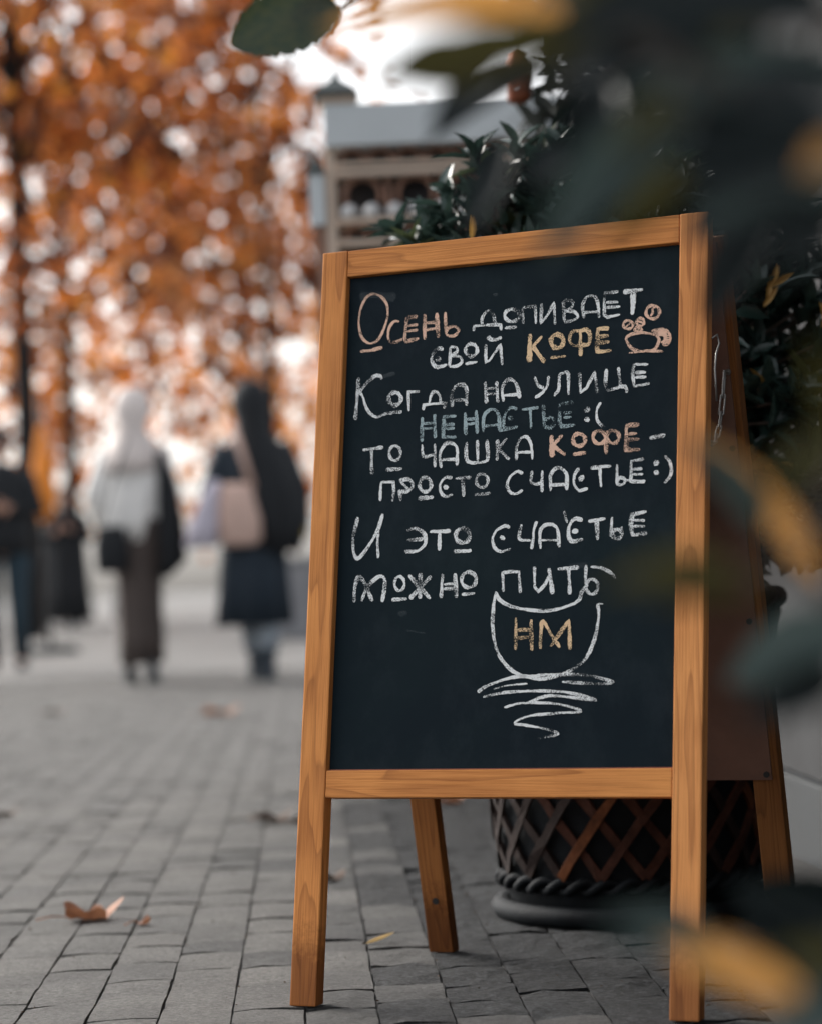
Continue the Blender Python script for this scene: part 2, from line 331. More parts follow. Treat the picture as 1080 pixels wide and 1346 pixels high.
for k in range(NL+1):
    t = k/NL; q = A0.lerp(A1, t); q.z -= .075*4*t*(1-t)*(1-.35*t); pts.append(q)
for k in range(NL):
    c = (pts[k]+pts[k+1])/2; t = pts[k+1]-pts[k]; V, F = link_data(c, t, wv if k % 2 else Vector((0, 0, 1)).cross(wv)+zv*.5, t.length+.005)
    obj('link', mesh('link', V, F, STEEL, True), chain)
hk = [MF @ Vector(q) for q in ((W_+.001, D*.8, .838), (W_+.005, D*.9+.006, .845), (W_+.006, D+.010, .835), (W_+.004, D+.004, .82), (W_+.003, D+.003, .80), (W_+.003, D+.006, .785), (W_+.004, D+.008, .76))]
tube('wire_hook', hk, .0013, STEEL, board, 6)
# ---------------------------------------------------------------- chalk writing
CHALK = [('chalk_word','o',[(4.5,1,[(85.5,934.1),(73.2,938.4),(62.6,933.3),(55.3,917.0),(54.0,896.9),(58.8,880.7),(66.4,872.2),(75.0,869.9),(84.4,875.1),(92.6,891.2),(96.6,908.8),(93.1,924.8),(83.5,935.7)]),(6,0,[(57.8,860.1),(74.2,860.1),(90.4,862.8)]),(5.0,1,[(113.9,896.5),(105.7,896.8),(98.9,887.3),(98.7,875.0),(103.8,868.3),(112.1,869.0),(119.6,872.1)]),(6,0,[(140.5,901.0),(125.1,900.6),(123.8,886.2),(122.7,872.9),(125.2,867.6),(143.3,870.7)]),(5.0,0,[(125.6,889.4),(141.0,889.6)]),(5.0,0,[(125.4,881.6),(141.2,882.5)]),(6,0,[(150.6,903.4),(151.9,868.2)]),(7,0,[(168.0,903.4),(171.7,868.7)]),(5.0,0,[(152.7,890.8),(169.2,890.7)]),(5.0,0,[(153.1,881.4),(169.5,882.2)]),(5.0,1,[(180.5,903.4),(181.3,887.8),(182.8,872.2)]),(5.0,1,[(182.8,872.2),(188.7,869.9),(195.7,870.2),(200.8,877.2),(194.1,882.3),(186.0,881.2),(182.7,875.5)])]),
('chalk_word','w',[(5.0,1,[(233.6,881.0),(233.7,890.8),(238.8,898.1),(244.5,899.3),(249.3,892.7),(252.4,880.4)]),(5.0,0,[(221.8,873.6),(222.5,880.6),(240.5,880.4),(260.1,879.1),(261.2,871.5)]),(6,1,[(279.2,897.8),(283.1,895.3),(285.5,891.8),(285.9,888.0),(284.1,884.6),(280.6,882.5),(276.1,882.0),(271.5,883.2),(267.8,885.9),(265.7,889.6),(265.7,893.3),(267.8,896.5),(271.5,898.4),(276.1,898.6),(280.6,897.1)]),(5.0,0,[(265.9,874.2),(283.0,874.0)]),(5.0,0,[(291.6,877.6),(290.6,897.7),(292.8,899.3),(308.0,900.1),(309.7,876.0)]),(5.0,0,[(316.9,903.0),(316.5,875.8),(325.3,885.9),(333.9,901.4),(336.4,872.5)]),(5.0,0,[(346.8,903.4),(349.1,875.1)]),(5.0,1,[(346.8,903.0),(355.1,903.5),(360.8,898.9),(357.6,892.7),(349.9,889.1)]),(5.0,1,[(349.9,889.1),(362.2,887.3),(367.5,879.9),(360.2,875.8),(349.1,874.6)]),(5.0,1,[(375.8,877.4),(373.8,894.4),(378.5,904.8),(385.1,906.4),(391.8,902.5),(395.4,890.3),(396.4,875.6)]),(5.0,0,[(375.6,885.2),(395.5,884.3)]),(5.0,0,[(422.1,908.3),(403.8,908.5),(403.0,893.9),(404.0,878.8),(407.8,875.8),(424.9,877.7)]),(5.0,0,[(405.7,895.4),(422.4,894.7)]),(5.0,0,[(406.4,888.9),(425.1,888.4)]),(7,0,[(428.5,907.0),(455.3,907.9)]),(8.5,0,[(442.7,905.7),(441.7,876.0)])]),
('chalk_word','w',[(6,1,[(179.3,852.2),(171.7,854.4),(164.5,846.8),(162.9,838.5),(170.3,829.6),(185.4,831.2)]),(10,0,[(169.1,842.2),(172.2,840.0),(175.4,837.7)]),(5.0,0,[(189.2,855.1),(189.0,828.7)]),(5.0,1,[(189.2,855.1),(197.4,853.7),(199.5,848.3),(191.3,842.8)]),(5.0,1,[(191.3,842.8),(203.7,840.0),(206.3,832.8),(198.3,828.2),(189.0,828.3)]),(6,1,[(222.4,855.7),(225.6,853.3),(227.6,849.8),(227.9,846.0),(226.5,842.6),(223.7,840.4),(220.0,839.8),(216.3,840.9),(213.2,843.5),(211.5,847.1),(211.5,850.9),(213.1,854.1),(216.1,856.1),(219.9,856.4),(223.5,855.0)]),(5.0,0,[(211.7,830.2),(228.7,831.4)]),(5.0,0,[(240.2,854.5),(240.5,830.0),(245.5,831.8),(260.9,852.3),(264.0,824.4)]),(6.5,1,[(242.8,864.8),(246.9,860.1),(253.8,859.5),(262.2,861.8)])]),
('chalk_word','y',[(8.5,0,[(301.5,863.0),(301.7,825.0)]),(5.0,0,[(318.6,858.7),(305.4,845.3)]),(8,0,[(306.1,845.2),(323.1,823.3)]),(7.5,1,[(342.5,858.2),(345.8,855.5),(347.8,851.8),(348.1,847.6),(346.6,844.0),(343.7,841.5),(340.0,840.9),(336.2,842.1),(333.1,844.9),(331.3,848.8),(331.3,852.9),(333.0,856.5),(336.1,858.6),(339.9,859.0),(343.7,857.5)]),(5.0,0,[(330.8,828.7),(352.2,829.1)]),(6,0,[(371.2,863.4),(372.5,827.4)]),(5.0,1,[(370.6,861.3),(360.6,860.7),(356.6,851.7),(361.0,842.8),(371.0,841.9)]),(7,1,[(371.7,861.2),(381.2,861.0),(384.9,852.1),(382.5,842.4),(373.2,841.7)]),(7,0,[(410.7,861.0),(394.9,861.5),(394.9,831.3),(414.6,831.2)]),(6,0,[(396.2,851.6),(410.5,851.2)]),(6,0,[(396.4,843.0),(411.1,843.0)])]),
('chalk_bean_drawing','o',[(5,1,[(472.0,885.2),(475.4,882.6),(477.5,878.8),(477.8,874.8),(476.2,871.2),(473.1,868.8),(469.1,868.2),(465.0,869.4),(461.8,872.3),(459.9,876.1),(460.0,880.2),(461.8,883.6),(465.2,885.7),(469.2,886.0),(473.2,884.5)]),(3.5,1,[(465.7,872.1),(468.8,876.7),(468.3,881.5),(472.6,883.6)]),(4.5,1,[(438.3,868.4),(440.8,866.8),(442.3,864.4),(442.5,861.9),(441.4,859.7),(439.1,858.3),(436.3,857.9),(433.3,858.7),(431.0,860.5),(429.7,862.9),(429.7,865.4),(431.0,867.5),(433.4,868.8),(436.4,869.0),(439.2,868.0)]),(3.5,0,[(432.2,859.7),(440.1,866.9)]),(4.5,1,[(454.1,870.0),(456.0,868.6),(457.1,866.4),(457.3,864.1),(456.4,862.0),(454.7,860.7),(452.5,860.3),(450.3,861.0),(448.5,862.6),(447.5,864.8),(447.5,867.1),(448.5,869.1),(450.3,870.3),(452.6,870.5),(454.8,869.7)]),(3.5,0,[(448.4,867.3),(456.5,863.8)]),(4.5,1,[(451.2,858.9),(452.9,857.9),(453.8,856.4),(454.0,854.9),(453.2,853.5),(451.7,852.7),(449.8,852.5),(447.9,853.0),(446.3,854.1),(445.4,855.5),(445.5,857.1),(446.4,858.4),(447.9,859.2),(449.9,859.3),(451.8,858.6)]),(3.5,0,[(447.1,853.5),(452.9,858.1)])]),
('chalk_cup_drawing','o',[(5.0,1,[(473.6,847.0),(458.4,850.8),(443.3,851.1),(434.2,846.6),(435.2,840.7),(440.3,833.3),(450.2,827.8),(465.3,826.5),(474.3,831.0),(477.6,840.3),(473.2,847.0)]),(5.0,1,[(467.5,852.2),(477.8,853.4),(487.5,850.9),(492.6,843.2),(489.9,833.9),(482.0,834.0)]),(5.0,1,[(475.8,846.8),(484.4,846.0),(485.6,839.6),(480.3,835.8)]),(3,0,[(470.3,852.8),(472.1,847.5)]),(3,0,[(472.2,852.9),(474.1,847.2)]),(3,0,[(474.2,853.1),(476.0,846.8)]),(3,0,[(476.1,853.2),(477.9,846.4)]),(3,0,[(478.1,853.4),(479.9,846.0)]),(3,0,[(480.0,852.9),(481.8,845.6)]),(3,0,[(481.9,852.4),(483.8,845.3)]),(3,0,[(483.9,851.9),(485.7,844.9)]),(3,0,[(485.8,851.4),(487.6,844.5)]),(3,0,[(484.4,844.4),(491.9,844.6)]),(3,0,[(484.5,841.6),(492.0,841.8)]),(3,0,[(484.5,838.8),(492.0,839.1)]),(3,0,[(484.5,836.1),(492.1,836.3)]),(4,0,[(437.8,826.0),(461.0,826.9),(483.7,824.6)]),(4,0,[(469.2,826.6),(477.1,831.9)])]),
('chalk_word','w',[(6,0,[(57.2,824.0),(56.3,802.5),(54.3,766.2)]),(6,1,[(91.5,818.7),(88.9,823.3),(80.5,824.0),(68.9,814.9),(59.3,804.1)]),(5.0,1,[(59.3,804.1),(64.5,796.3),(69.1,783.8),(76.8,772.6),(86.5,767.7),(97.1,770.7),(103.0,772.5)]),(7,1,[(114.7,798.6),(118.1,796.1),(120.3,792.4),(120.7,788.3),(119.2,784.8),(116.2,782.4),(112.2,781.7),(108.2,782.9),(104.8,785.6),(102.9,789.4),(102.9,793.5),(104.6,796.9),(107.9,799.0),(111.9,799.4),(115.9,797.9)]),(7,0,[(103.0,771.4),(123.1,772.3)]),(5.0,0,[(133.0,772.1),(131.0,798.6),(148.0,797.8)]),(5.0,1,[(161.5,781.0),(164.6,793.2),(170.3,796.1),(176.4,790.1),(178.1,780.6)]),(5.0,0,[(153.7,772.1),(153.9,779.3),(167.4,779.6),(185.6,779.6),(183.5,772.1)]),(6.5,1,[(195.1,773.9),(193.8,791.0),(198.6,800.0),(207.3,802.4),(214.4,796.0),(215.2,773.5)]),(5.0,0,[(196.4,782.7),(214.9,781.4)])]),
('chalk_word','w',[(6,0,[(240.6,804.2),(243.2,774.7)]),(6,0,[(256.6,803.4),(259.1,774.8)]),(5.0,0,[(242.8,794.3),(255.8,794.4)]),(5.0,0,[(243.0,786.9),(256.0,787.0)]),(6,1,[(267.1,775.3),(265.0,791.1),(269.2,801.5),(276.0,804.3),(282.9,799.4),(287.3,789.4),(289.6,778.0)]),(5.0,0,[(266.4,783.4),(287.9,783.3)])]),
('chalk_word','w',[(5.0,1,[(309.9,805.3),(314.2,794.2),(322.6,788.8)]),(5.0,1,[(328.7,804.4),(327.7,792.7),(321.2,783.5),(310.9,776.8)]),(5.0,1,[(337.5,777.4),(343.4,787.2),(344.1,804.3),(349.6,807.1),(355.9,805.1),(357.0,777.6)]),(5.0,0,[(371.4,806.4),(373.5,779.2),(381.1,784.3),(392.1,804.8),(396.2,777.4)]),(6,0,[(407.9,807.8),(407.0,786.6),(410.9,779.5),(427.1,782.5)]),(5.0,0,[(424.0,808.6),(427.6,781.8)]),(6,1,[(427.1,782.9),(434.1,782.0),(436.4,774.4)]),(5.0,0,[(463.9,809.2),(445.1,810.7),(443.1,798.6),(445.6,781.9),(466.5,784.1)]),(5.0,0,[(446.3,799.6),(461.0,799.3)]),(5.0,0,[(446.5,793.3),(461.6,793.1)])]),
('chalk_word','t',[(6,0,[(152.2,762.8),(153.0,729.6)]),(6,0,[(169.8,765.9),(171.9,733.3)]),(5.0,0,[(154.4,753.9),(168.4,753.8)]),(5.0,0,[(154.6,746.9),(168.6,746.8)]),(6,0,[(201.1,761.1),(183.9,761.0),(183.1,734.1),(202.3,732.3)]),(5.0,0,[(184.8,750.3),(199.2,749.9)]),(5.0,0,[(185.5,744.8),(199.3,744.7)]),(6,0,[(213.6,764.9),(215.8,734.0)]),(6,0,[(229.2,766.6),(231.8,735.1)]),(5.0,0,[(215.8,755.2),(228.4,755.2)]),(5.0,0,[(216.0,748.7),(228.6,748.9)]),(6,1,[(240.5,736.7),(240.3,756.1),(246.4,764.7),(255.1,765.4),(261.5,756.8),(262.8,736.9)]),(5.0,0,[(240.7,744.2),(261.9,744.9)]),(5.0,1,[(286.9,764.0),(277.1,766.0),(269.9,757.2),(268.7,744.4),(272.2,739.7),(288.0,740.9)]),(10,0,[(274.7,754.3),(277.7,752.2),(280.7,750.0)]),(4,0,[(262.1,736.5),(287.6,739.5)]),(5.0,0,[(293.0,762.7),(316.6,763.5)]),(5.0,0,[(305.0,762.2),(306.8,737.1)]),(6,1,[(322.8,766.9),(324.4,748.0),(325.7,738.3),(334.7,736.6),(339.4,743.7),(333.3,749.5),(325.5,746.9)]),(6,0,[(364.3,766.9),(345.8,765.7),(345.7,742.2),(349.1,736.3),(367.2,737.3)]),(5.0,0,[(350.9,754.2),(362.4,754.0)]),(5.0,0,[(351.1,747.8),(362.1,747.9)])]),
('chalk_word','w',[(10,0,[(380.0,758.3),(382.9,756.2),(385.8,754.0)]),(10,0,[(380.3,745.5),(383.2,743.4),(386.1,741.3)]),(5.0,1,[(401.3,764.6),(396.1,754.6),(397.5,740.3),(406.8,730.8)])]),
('chalk_word','w',[(6,0,[(67.6,724.2),(97.6,726.0)]),(6,0,[(80.5,724.5),(82.2,690.0)]),(5.0,1,[(117.3,726.0),(120.6,723.2),(122.6,719.1),(122.9,714.5),(121.6,710.4),(118.9,707.6),(115.2,706.7),(111.5,707.9),(108.5,711.0),(106.7,715.2),(106.6,719.8),(108.2,723.8),(111.1,726.3),(114.8,726.8),(118.5,725.3)]),(6,0,[(102.6,695.1),(126.2,694.9)])]),
('chalk_word','w',[(5.0,1,[(153.6,726.3),(154.8,712.5),(160.7,709.1),(172.7,712.6)]),(5.0,0,[(171.8,725.7),(172.9,694.2)]),(6,1,[(182.2,692.6),(179.7,710.4),(185.8,723.5),(194.9,725.0),(203.5,717.6),(204.3,694.2)]),(5.0,0,[(181.8,703.4),(203.8,702.9)]),(6,1,[(217.3,724.9),(216.7,708.1),(222.3,697.6),(244.0,697.3),(247.6,705.0),(245.4,726.0)]),(5.0,0,[(232.1,726.9),(233.7,698.8)]),(6,0,[(260.6,725.0),(260.6,697.4)]),(5.0,0,[(273.1,726.3),(262.1,713.3)]),(6,0,[(262.9,712.0),(278.0,697.8)]),(5.0,1,[(287.3,696.7),(287.7,714.2),(293.6,724.9),(301.5,725.7),(307.4,715.0),(309.7,695.8)]),(5.0,0,[(288.6,706.3),(308.8,705.8)])]),
('chalk_word','o',[(8,0,[(335.0,726.4),(336.8,697.4)]),(5.0,0,[(349.8,725.4),(337.5,712.0)]),(7,0,[(338.7,711.3),(354.5,698.8)]),(6.5,1,[(375.6,724.8),(378.8,722.5),(380.7,719.2),(381.0,715.5),(379.6,712.3),(376.7,710.1),(373.1,709.5),(369.3,710.5),(366.3,713.0),(364.6,716.4),(364.6,720.1),(366.3,723.2),(369.3,725.1),(373.1,725.5),(376.8,724.2)]),(6,0,[(365.0,699.0),(382.4,700.0)]),(6.5,0,[(409.1,726.8),(409.7,696.4)]),(6,1,[(402.9,726.7),(406.1,724.3),(408.0,720.8),(408.3,717.0),(406.9,713.6),(404.0,711.3),(400.4,710.6),(396.7,711.7),(393.7,714.3),(392.0,717.9),(392.0,721.7),(393.7,725.0),(396.7,727.0),(400.4,727.4),(404.1,726.1)]),(6,1,[(421.4,725.9),(424.6,723.5),(426.5,720.0),(426.8,716.2),(425.3,712.8),(422.5,710.5),(418.9,709.8),(415.2,710.9),(412.2,713.5),(410.6,717.0),(410.6,720.9),(412.2,724.1),(415.3,726.2),(419.0,726.6),(422.6,725.2)]),(6.5,0,[(453.4,732.2),(436.3,731.7),(436.3,699.9),(455.0,699.7)]),(6,0,[(438.1,720.3),(450.3,720.7)]),(6,0,[(438.2,713.1),(453.7,712.9)])]),
('chalk_dash','w',[(6,0,[(466.8,713.3),(487.9,716.0)])]),
('chalk_word','w',[(5.0,0,[(96.1,653.8),(95.9,674.3),(97.4,678.6),(114.0,678.0),(115.2,665.6),(113.8,652.2)]),(5.0,0,[(125.6,652.0),(123.1,667.3)]),(6,1,[(122.6,679.3),(136.2,680.2),(142.6,672.0),(135.6,664.4),(124.6,664.4)]),(4,0,[(124.1,678.1),(136.7,666.5)]),(6,1,[(163.0,680.3),(166.2,677.7),(168.2,673.8),(168.6,669.5),(167.2,665.6),(164.4,662.9),(160.8,662.1),(157.0,663.2),(153.9,666.1),(152.1,670.2),(152.1,674.5),(153.7,678.2),(156.7,680.6),(160.4,681.1),(164.1,679.6)]),(7.5,0,[(151.2,653.4),(172.5,654.5)]),(5.0,1,[(198.2,678.7),(188.5,679.2),(181.2,670.4),(183.5,658.9),(190.5,654.2),(199.7,656.2)]),(10,0,[(186.6,668.8),(189.6,666.7),(192.7,664.6)]),(5.0,0,[(203.1,677.3),(224.6,677.5)]),(6,0,[(213.2,677.1),(215.4,652.3)]),(5.0,1,[(243.4,680.5),(246.6,678.0),(248.5,674.3),(248.8,670.2),(247.5,666.5),(244.7,664.0),(241.1,663.3),(237.4,664.4),(234.4,667.1),(232.7,670.9),(232.7,675.0),(234.3,678.5),(237.3,680.8),(240.9,681.2),(244.6,679.8)]),(6,0,[(231.3,654.0),(253.1,655.1)])]),
('chalk_word','w',[(5.0,1,[(297.0,678.3),(289.2,681.5),(279.8,675.3),(275.6,663.8),(280.4,654.6),(288.3,652.5),(297.6,656.6)]),(5.0,1,[(309.4,681.3),(308.2,667.2),(314.4,663.3),(323.2,664.8)]),(5.0,0,[(323.5,681.1),(323.6,652.2)]),(6,1,[(335.7,652.9),(335.2,673.0),(340.5,681.1),(348.3,682.3),(356.6,673.8),(357.8,653.2)]),(5.0,0,[(335.5,661.0),(357.6,660.3)]),(5.0,1,[(374.0,680.8),(368.3,673.1),(367.5,660.6),(374.3,651.8),(386.2,653.6)]),(10,0,[(374.3,669.4),(377.2,667.3),(380.1,665.3)]),(6,0,[(389.4,679.8),(417.0,680.8)]),(5.0,0,[(401.4,679.5),(404.1,654.3)]),(5.0,1,[(424.7,682.6),(425.1,664.5),(426.3,656.7),(433.4,656.3),(435.9,661.8),(429.4,664.8),(426.0,660.9)]),(3,0,[(437.0,661.7),(444.5,659.6)]),(5.0,0,[(460.8,687.0),(443.7,685.2),(443.5,659.2),(462.8,658.7)]),(5.0,0,[(445.3,674.7),(458.6,674.5)]),(5.0,0,[(445.5,668.0),(459.8,667.6)]),(4,0,[(443.5,657.8),(462.1,657.1)])]),
('chalk_word','w',[(10,0,[(473.9,683.1),(476.7,681.1),(479.5,679.0)]),(10,0,[(474.1,670.7),(476.9,668.6),(479.7,666.6)]),(5.0,1,[(487.4,689.5),(495.0,679.9),(496.0,665.0),(487.3,654.2)])]),
('chalk_word','w',[(6,1,[(64.2,633.5),(59.3,610.5),(59.8,588.8),(66.2,578.1),(78.7,590.1),(93.1,613.2),(100.4,636.0)]),(5.0,0,[(94.7,615.2),(94.5,596.9),(96.3,577.4)])]),
('chalk_word','w',[(6,1,[(136.1,611.7),(148.1,614.1),(161.1,606.6),(162.8,592.6),(151.6,584.1),(133.7,584.3)]),(6,0,[(137.0,598.7),(160.2,599.8)]),(6,0,[(168.7,608.8),(198.4,608.3)]),(6,0,[(183.0,607.6),(183.4,583.1)]),(7,1,[(219.0,609.9),(222.8,607.3),(225.1,603.4),(225.5,599.2),(223.8,595.4),(220.5,592.8),(216.2,591.9),(211.8,593.1),(208.2,595.9),(206.2,599.9),(206.1,604.1),(208.1,607.8),(211.6,610.1),(216.0,610.6),(220.4,609.2)]),(7,0,[(203.7,581.3),(228.9,581.0)])]),
('chalk_word','w',[(5.0,1,[(281.1,608.4),(273.4,610.9),(261.6,604.8),(257.5,593.4),(262.3,581.5),(271.4,578.0),(283.0,581.0)]),(10,0,[(267.9,597.5),(270.9,595.5),(273.9,593.4)]),(5.0,1,[(296.9,611.9),(294.5,601.0),(295.6,592.1),(310.8,590.4)]),(5.0,1,[(317.9,615.0),(314.2,604.2),(313.4,591.7),(311.3,578.8)]),(6,1,[(323.9,579.1),(322.3,599.7),(329.1,609.2),(341.3,608.5),(347.0,600.5),(349.0,580.0)]),(4,0,[(324.1,590.1),(347.3,588.8)]),(6.5,1,[(380.0,613.0),(369.6,615.4),(362.4,607.0),(361.8,593.5),(367.0,586.6),(381.6,588.4)]),(8,0,[(366.1,599.2),(374.4,599.8)]),(4,0,[(354.7,626.2),(359.2,610.3)]),(5.0,0,[(387.8,610.9),(410.5,613.5)]),(6.5,0,[(399.1,612.4),(400.7,586.5)]),(5.0,0,[(419.6,615.1),(417.9,589.8)]),(6,1,[(428.5,598.3),(430.8,596.7),(432.2,594.4),(432.4,591.7),(431.4,589.4),(429.3,587.8),(426.7,587.3),(424.0,588.0),(421.8,589.7),(420.6,592.2),(420.6,594.8),(421.8,597.1),(424.0,598.5),(426.7,598.8),(429.4,597.9)]),(5.0,0,[(432.7,602.4),(432.1,588.0)]),(6.5,0,[(464.9,619.7),(446.4,616.6),(444.5,603.9),(446.9,590.4),(466.4,592.5)]),(5.0,0,[(447.6,609.5),(463.0,608.1)]),(5.0,0,[(447.7,601.7),(463.5,600.9)])]),
('chalk_word','w',[(7,1,[(63.6,520.1),(64.0,539.0),(67.9,552.1),(73.4,550.4),(80.9,539.4),(90.5,520.4)]),(6.5,1,[(74.7,520.9),(82.1,539.3),(94.6,550.6),(103.4,552.4),(107.5,543.7),(104.6,518.6)]),(5.0,1,[(130.5,550.8),(133.3,548.3),(135.0,544.5),(135.3,540.2),(134.2,536.4),(131.9,533.7),(128.8,532.8),(125.7,533.8),(123.1,536.6),(121.6,540.5),(121.5,544.8),(122.8,548.5),(125.3,551.0),(128.4,551.6),(131.5,550.2)]),(6,0,[(118.0,521.0),(140.1,521.7)]),(7,0,[(141.2,553.0),(172.9,520.5)]),(7,0,[(173.2,550.1),(143.8,521.6)]),(7,0,[(157.8,554.8),(158.6,521.0)]),(6,0,[(189.1,552.4),(188.0,521.0)]),(7,0,[(206.7,552.8),(209.4,520.2)]),(5.0,0,[(191.2,538.6),(206.1,538.6)]),(5.0,0,[(191.4,533.1),(206.3,532.1)]),(6,1,[(229.7,552.4),(233.6,549.6),(236.0,545.5),(236.4,540.9),(234.7,536.7),(231.3,533.9),(226.8,533.0),(222.3,534.1),(218.5,537.2),(216.4,541.4),(216.4,546.0),(218.4,550.0),(222.1,552.6),(226.6,553.2),(231.1,551.7)]),(5.0,0,[(217.0,524.3),(235.3,525.5)])]),
('chalk_word','w',[(5.0,0,[(274.6,525.4),(272.9,550.0),(281.2,551.3),(295.2,550.7),(297.6,523.1)]),(5.0,0,[(316.2,556.5),(317.3,530.0),(322.5,524.0),(331.1,532.6),(336.7,544.8)]),(7,0,[(336.1,553.5),(341.8,520.4)]),(6,0,[(347.7,552.0),(376.3,552.6)]),(6,0,[(362.8,552.0),(364.9,518.9)]),(5.0,0,[(386.2,555.5),(385.3,531.4)]),(5.0,1,[(397.1,536.3),(400.2,533.7),(402.0,529.9),(402.3,525.6),(401.0,521.7),(398.2,519.0),(394.7,518.1),(391.2,519.2),(388.3,522.0),(386.6,526.0),(386.6,530.3),(388.2,534.0),(391.1,536.4),(394.7,537.0),(398.2,535.6)]),(5,1,[(392.1,552.8),(405.8,550.8),(416.7,545.6),(425.8,537.6)])]),
('chalk_cup_drawing','w',[(5.5,1,[(264.3,526.7),(261.2,504.9),(261.3,479.9),(266.6,454.9),(277.1,436.0),(290.8,423.3),(306.4,416.8),(324.0,413.1),(343.6,414.9),(365.1,421.5),(384.3,433.2),(395.7,451.2),(401.7,471.4),(404.1,491.7),(402.5,505.6)]),(3,0,[(402.5,505.6),(410.2,505.1)]),(5.5,1,[(263.9,526.1),(270.7,514.6),(288.4,505.6),(315.1,500.5),(339.3,499.3),(363.2,504.4),(377.1,511.1),(381.8,522.8),(389.0,530.1)]),(5,1,[(269.0,446.5),(279.4,433.9),(293.0,422.8)])]),
('chalk_word','y',[(5.0,0,[(292.8,491.8),(293.3,450.6)]),(6,0,[(313.2,489.0),(315.4,449.0)]),(5.0,0,[(294.8,475.8),(312.4,476.2)]),(5.0,0,[(295.1,465.4),(312.7,466.5)]),(6,1,[(327.0,451.1),(327.3,469.6),(328.3,484.4),(332.0,483.4),(342.3,467.1),(353.1,452.0)]),(6,0,[(340.5,453.4),(364.7,485.8),(367.1,448.9)])]),
('chalk_saucer_drawing','w',[(5.0,1,[(242.7,398.0),(253.6,404.6),(269.0,410.4),(288.8,415.5),(313.0,417.4)]),(4.5,1,[(308.6,415.7),(334.8,418.2),(365.2,417.8),(395.4,415.1),(425.0,406.4),(399.9,405.5),(356.8,408.9)]),(4.5,1,[(250.7,391.7),(280.5,396.8),(324.4,398.0),(365.8,395.1),(403.5,385.3),(378.9,387.8),(339.9,391.6),(311.7,383.6)]),(4,1,[(280.0,378.0),(303.0,382.9),(335.7,382.7),(361.8,379.0),(383.5,371.5),(349.1,369.5),(314.4,366.6),(294.9,358.2),(310.3,355.1),(336.6,350.1),(353.6,343.8),(327.1,338.7)]),(2.5,1,[(264.9,401.3),(282.5,405.6),(311.0,407.5)])]),
('chalk_smudge','s',[(13,0,[(53.9,936.4),(75.7,937.3),(107.2,930.3)]),(7,0,[(87.8,821.2),(110.3,826.1)]),(5,0,[(248.4,921.0),(255.3,920.8)]),(3,0,[(140.1,480.7),(167.9,475.6)]),(8,0,[(362.3,555.1),(386.2,556.1)]),(9,0,[(128.1,502.4),(140.9,501.9)]),(5,0,[(393.0,330.3),(395.2,329.2)])])]

def catmull(P_, seg=6):
    P_ = [np.array(q, float) for q in P_]
    if len(P_) < 3: return P_
    Q = [2*P_[0]-P_[1]] + P_ + [2*P_[-1]-P_[-2]]; out = []
    for i in range(1, len(Q)-2):
        for k in range(seg):
            t = k/seg; out.append(.5*((2*Q[i]) + (-Q[i-1]+Q[i+1])*t + (2*Q[i-1]-5*Q[i]+4*Q[i+1]-Q[i+2])*t*t + (-Q[i-1]+3*Q[i]-3*Q[i+1]+Q[i+2])*t**3))
    out.append(Q[-2]); return out
def ribbon(pts, wd, smooth, lift, rs):
    pts = catmull(pts) if smooth else [np.array(q, float) for q in pts]
    dn = [pts[0]]
    for a, b in zip(pts, pts[1:]):
        k = max(1, int(np.linalg.norm(b-a)/2.2))
        for j in range(1, k+1): dn.append(a + (b-a)*j/k)
    V = []; F = []; n = len(dn); ph = rs.random()*6.28
    for i in range(n):
        t = dn[min(i+1, n-1)] - dn[max(i-1, 0)]; t = t/(np.linalg.norm(t)+1e-9); nrm = np.array((-t[1], t[0]))
        e = .5 if i in (0, n-1) else 1
        wob = np.array([rs.gauss(0, .12), rs.gauss(0, .12)])
        for s in (-1, 0, 1):
            q = dn[i] + wob + nrm*s*wd/2*e*(1 + rs.uniform(-.16, .16) + .2*math.sin(i*.33+ph)); V.append((q[0]/1000, lift, q[1]/1000))
    for i in range(n-1):
        for s in (0, 1): a = i*3+s; F.append((a, a+1, a+4, a+3))
    return V, F
rs = random.Random(5)
LBL = {'t': 'grey blue chalk lettering', 'o': 'peach chalk lettering', 'y': 'yellow chalk lettering'}
CHALK = [e for e in CHALK if e[1] != 's'] + [('chalk_smudge', 's', [st]) for e in CHALK if e[1] == 's' for st in e[2]]
for name, colr, strokes in CHALK:
    parts = []
    for i, (wd, sm_, pts) in enumerate(strokes): parts.append(ribbon(pts, wd*.77, sm_, .0100 - .00004*i, rs))
    V, F = join_data(parts); o = obj(name, mesh(name, V, F, CH[colr]), board); o.matrix_local = MF
    if colr in LBL and name == 'chalk_word': o['label'] = LBL[colr]
# ================================================================ POT WITH SHRUB
POT = Vector((.325, 3.77, 0)); BLK = simple('black_resin', (.006, .008, .010), .72, .5, 20, .3, spec=.15); RUST = simple('rust_brown_strip', (.075, .030, .019), .6, .45, 25, .15)
pot = empty('plant_pot', POT); tag(pot, 'black round basket style plant pot with brown lattice strips, behind the chalkboard', 'plant pot')
def lathe(prof, n=40):
    V = []; F = []
    for (rr, z) in prof:
        for k in range(n): a = 2*math.pi*k/n; V.append((rr*math.cos(a), rr*math.sin(a), z))
    for i in range(len(prof)-1):
        for k in range(n): F.append((i*n+k, i*n+(k+1) % n, (i+1)*n+(k+1) % n, (i+1)*n+k))
    return V, F
PR = lambda z: .2 + .045*z/.48
V, F = lathe([(0.0001, .004), (.19, .004), (.2, .05), (.222, .3), (.245, .48), (.235, .5), (.21, .49), (.2, .44), (.0001, .43)]); obj('pot_body', mesh('pot_body', V, F, BLK, True), pot)
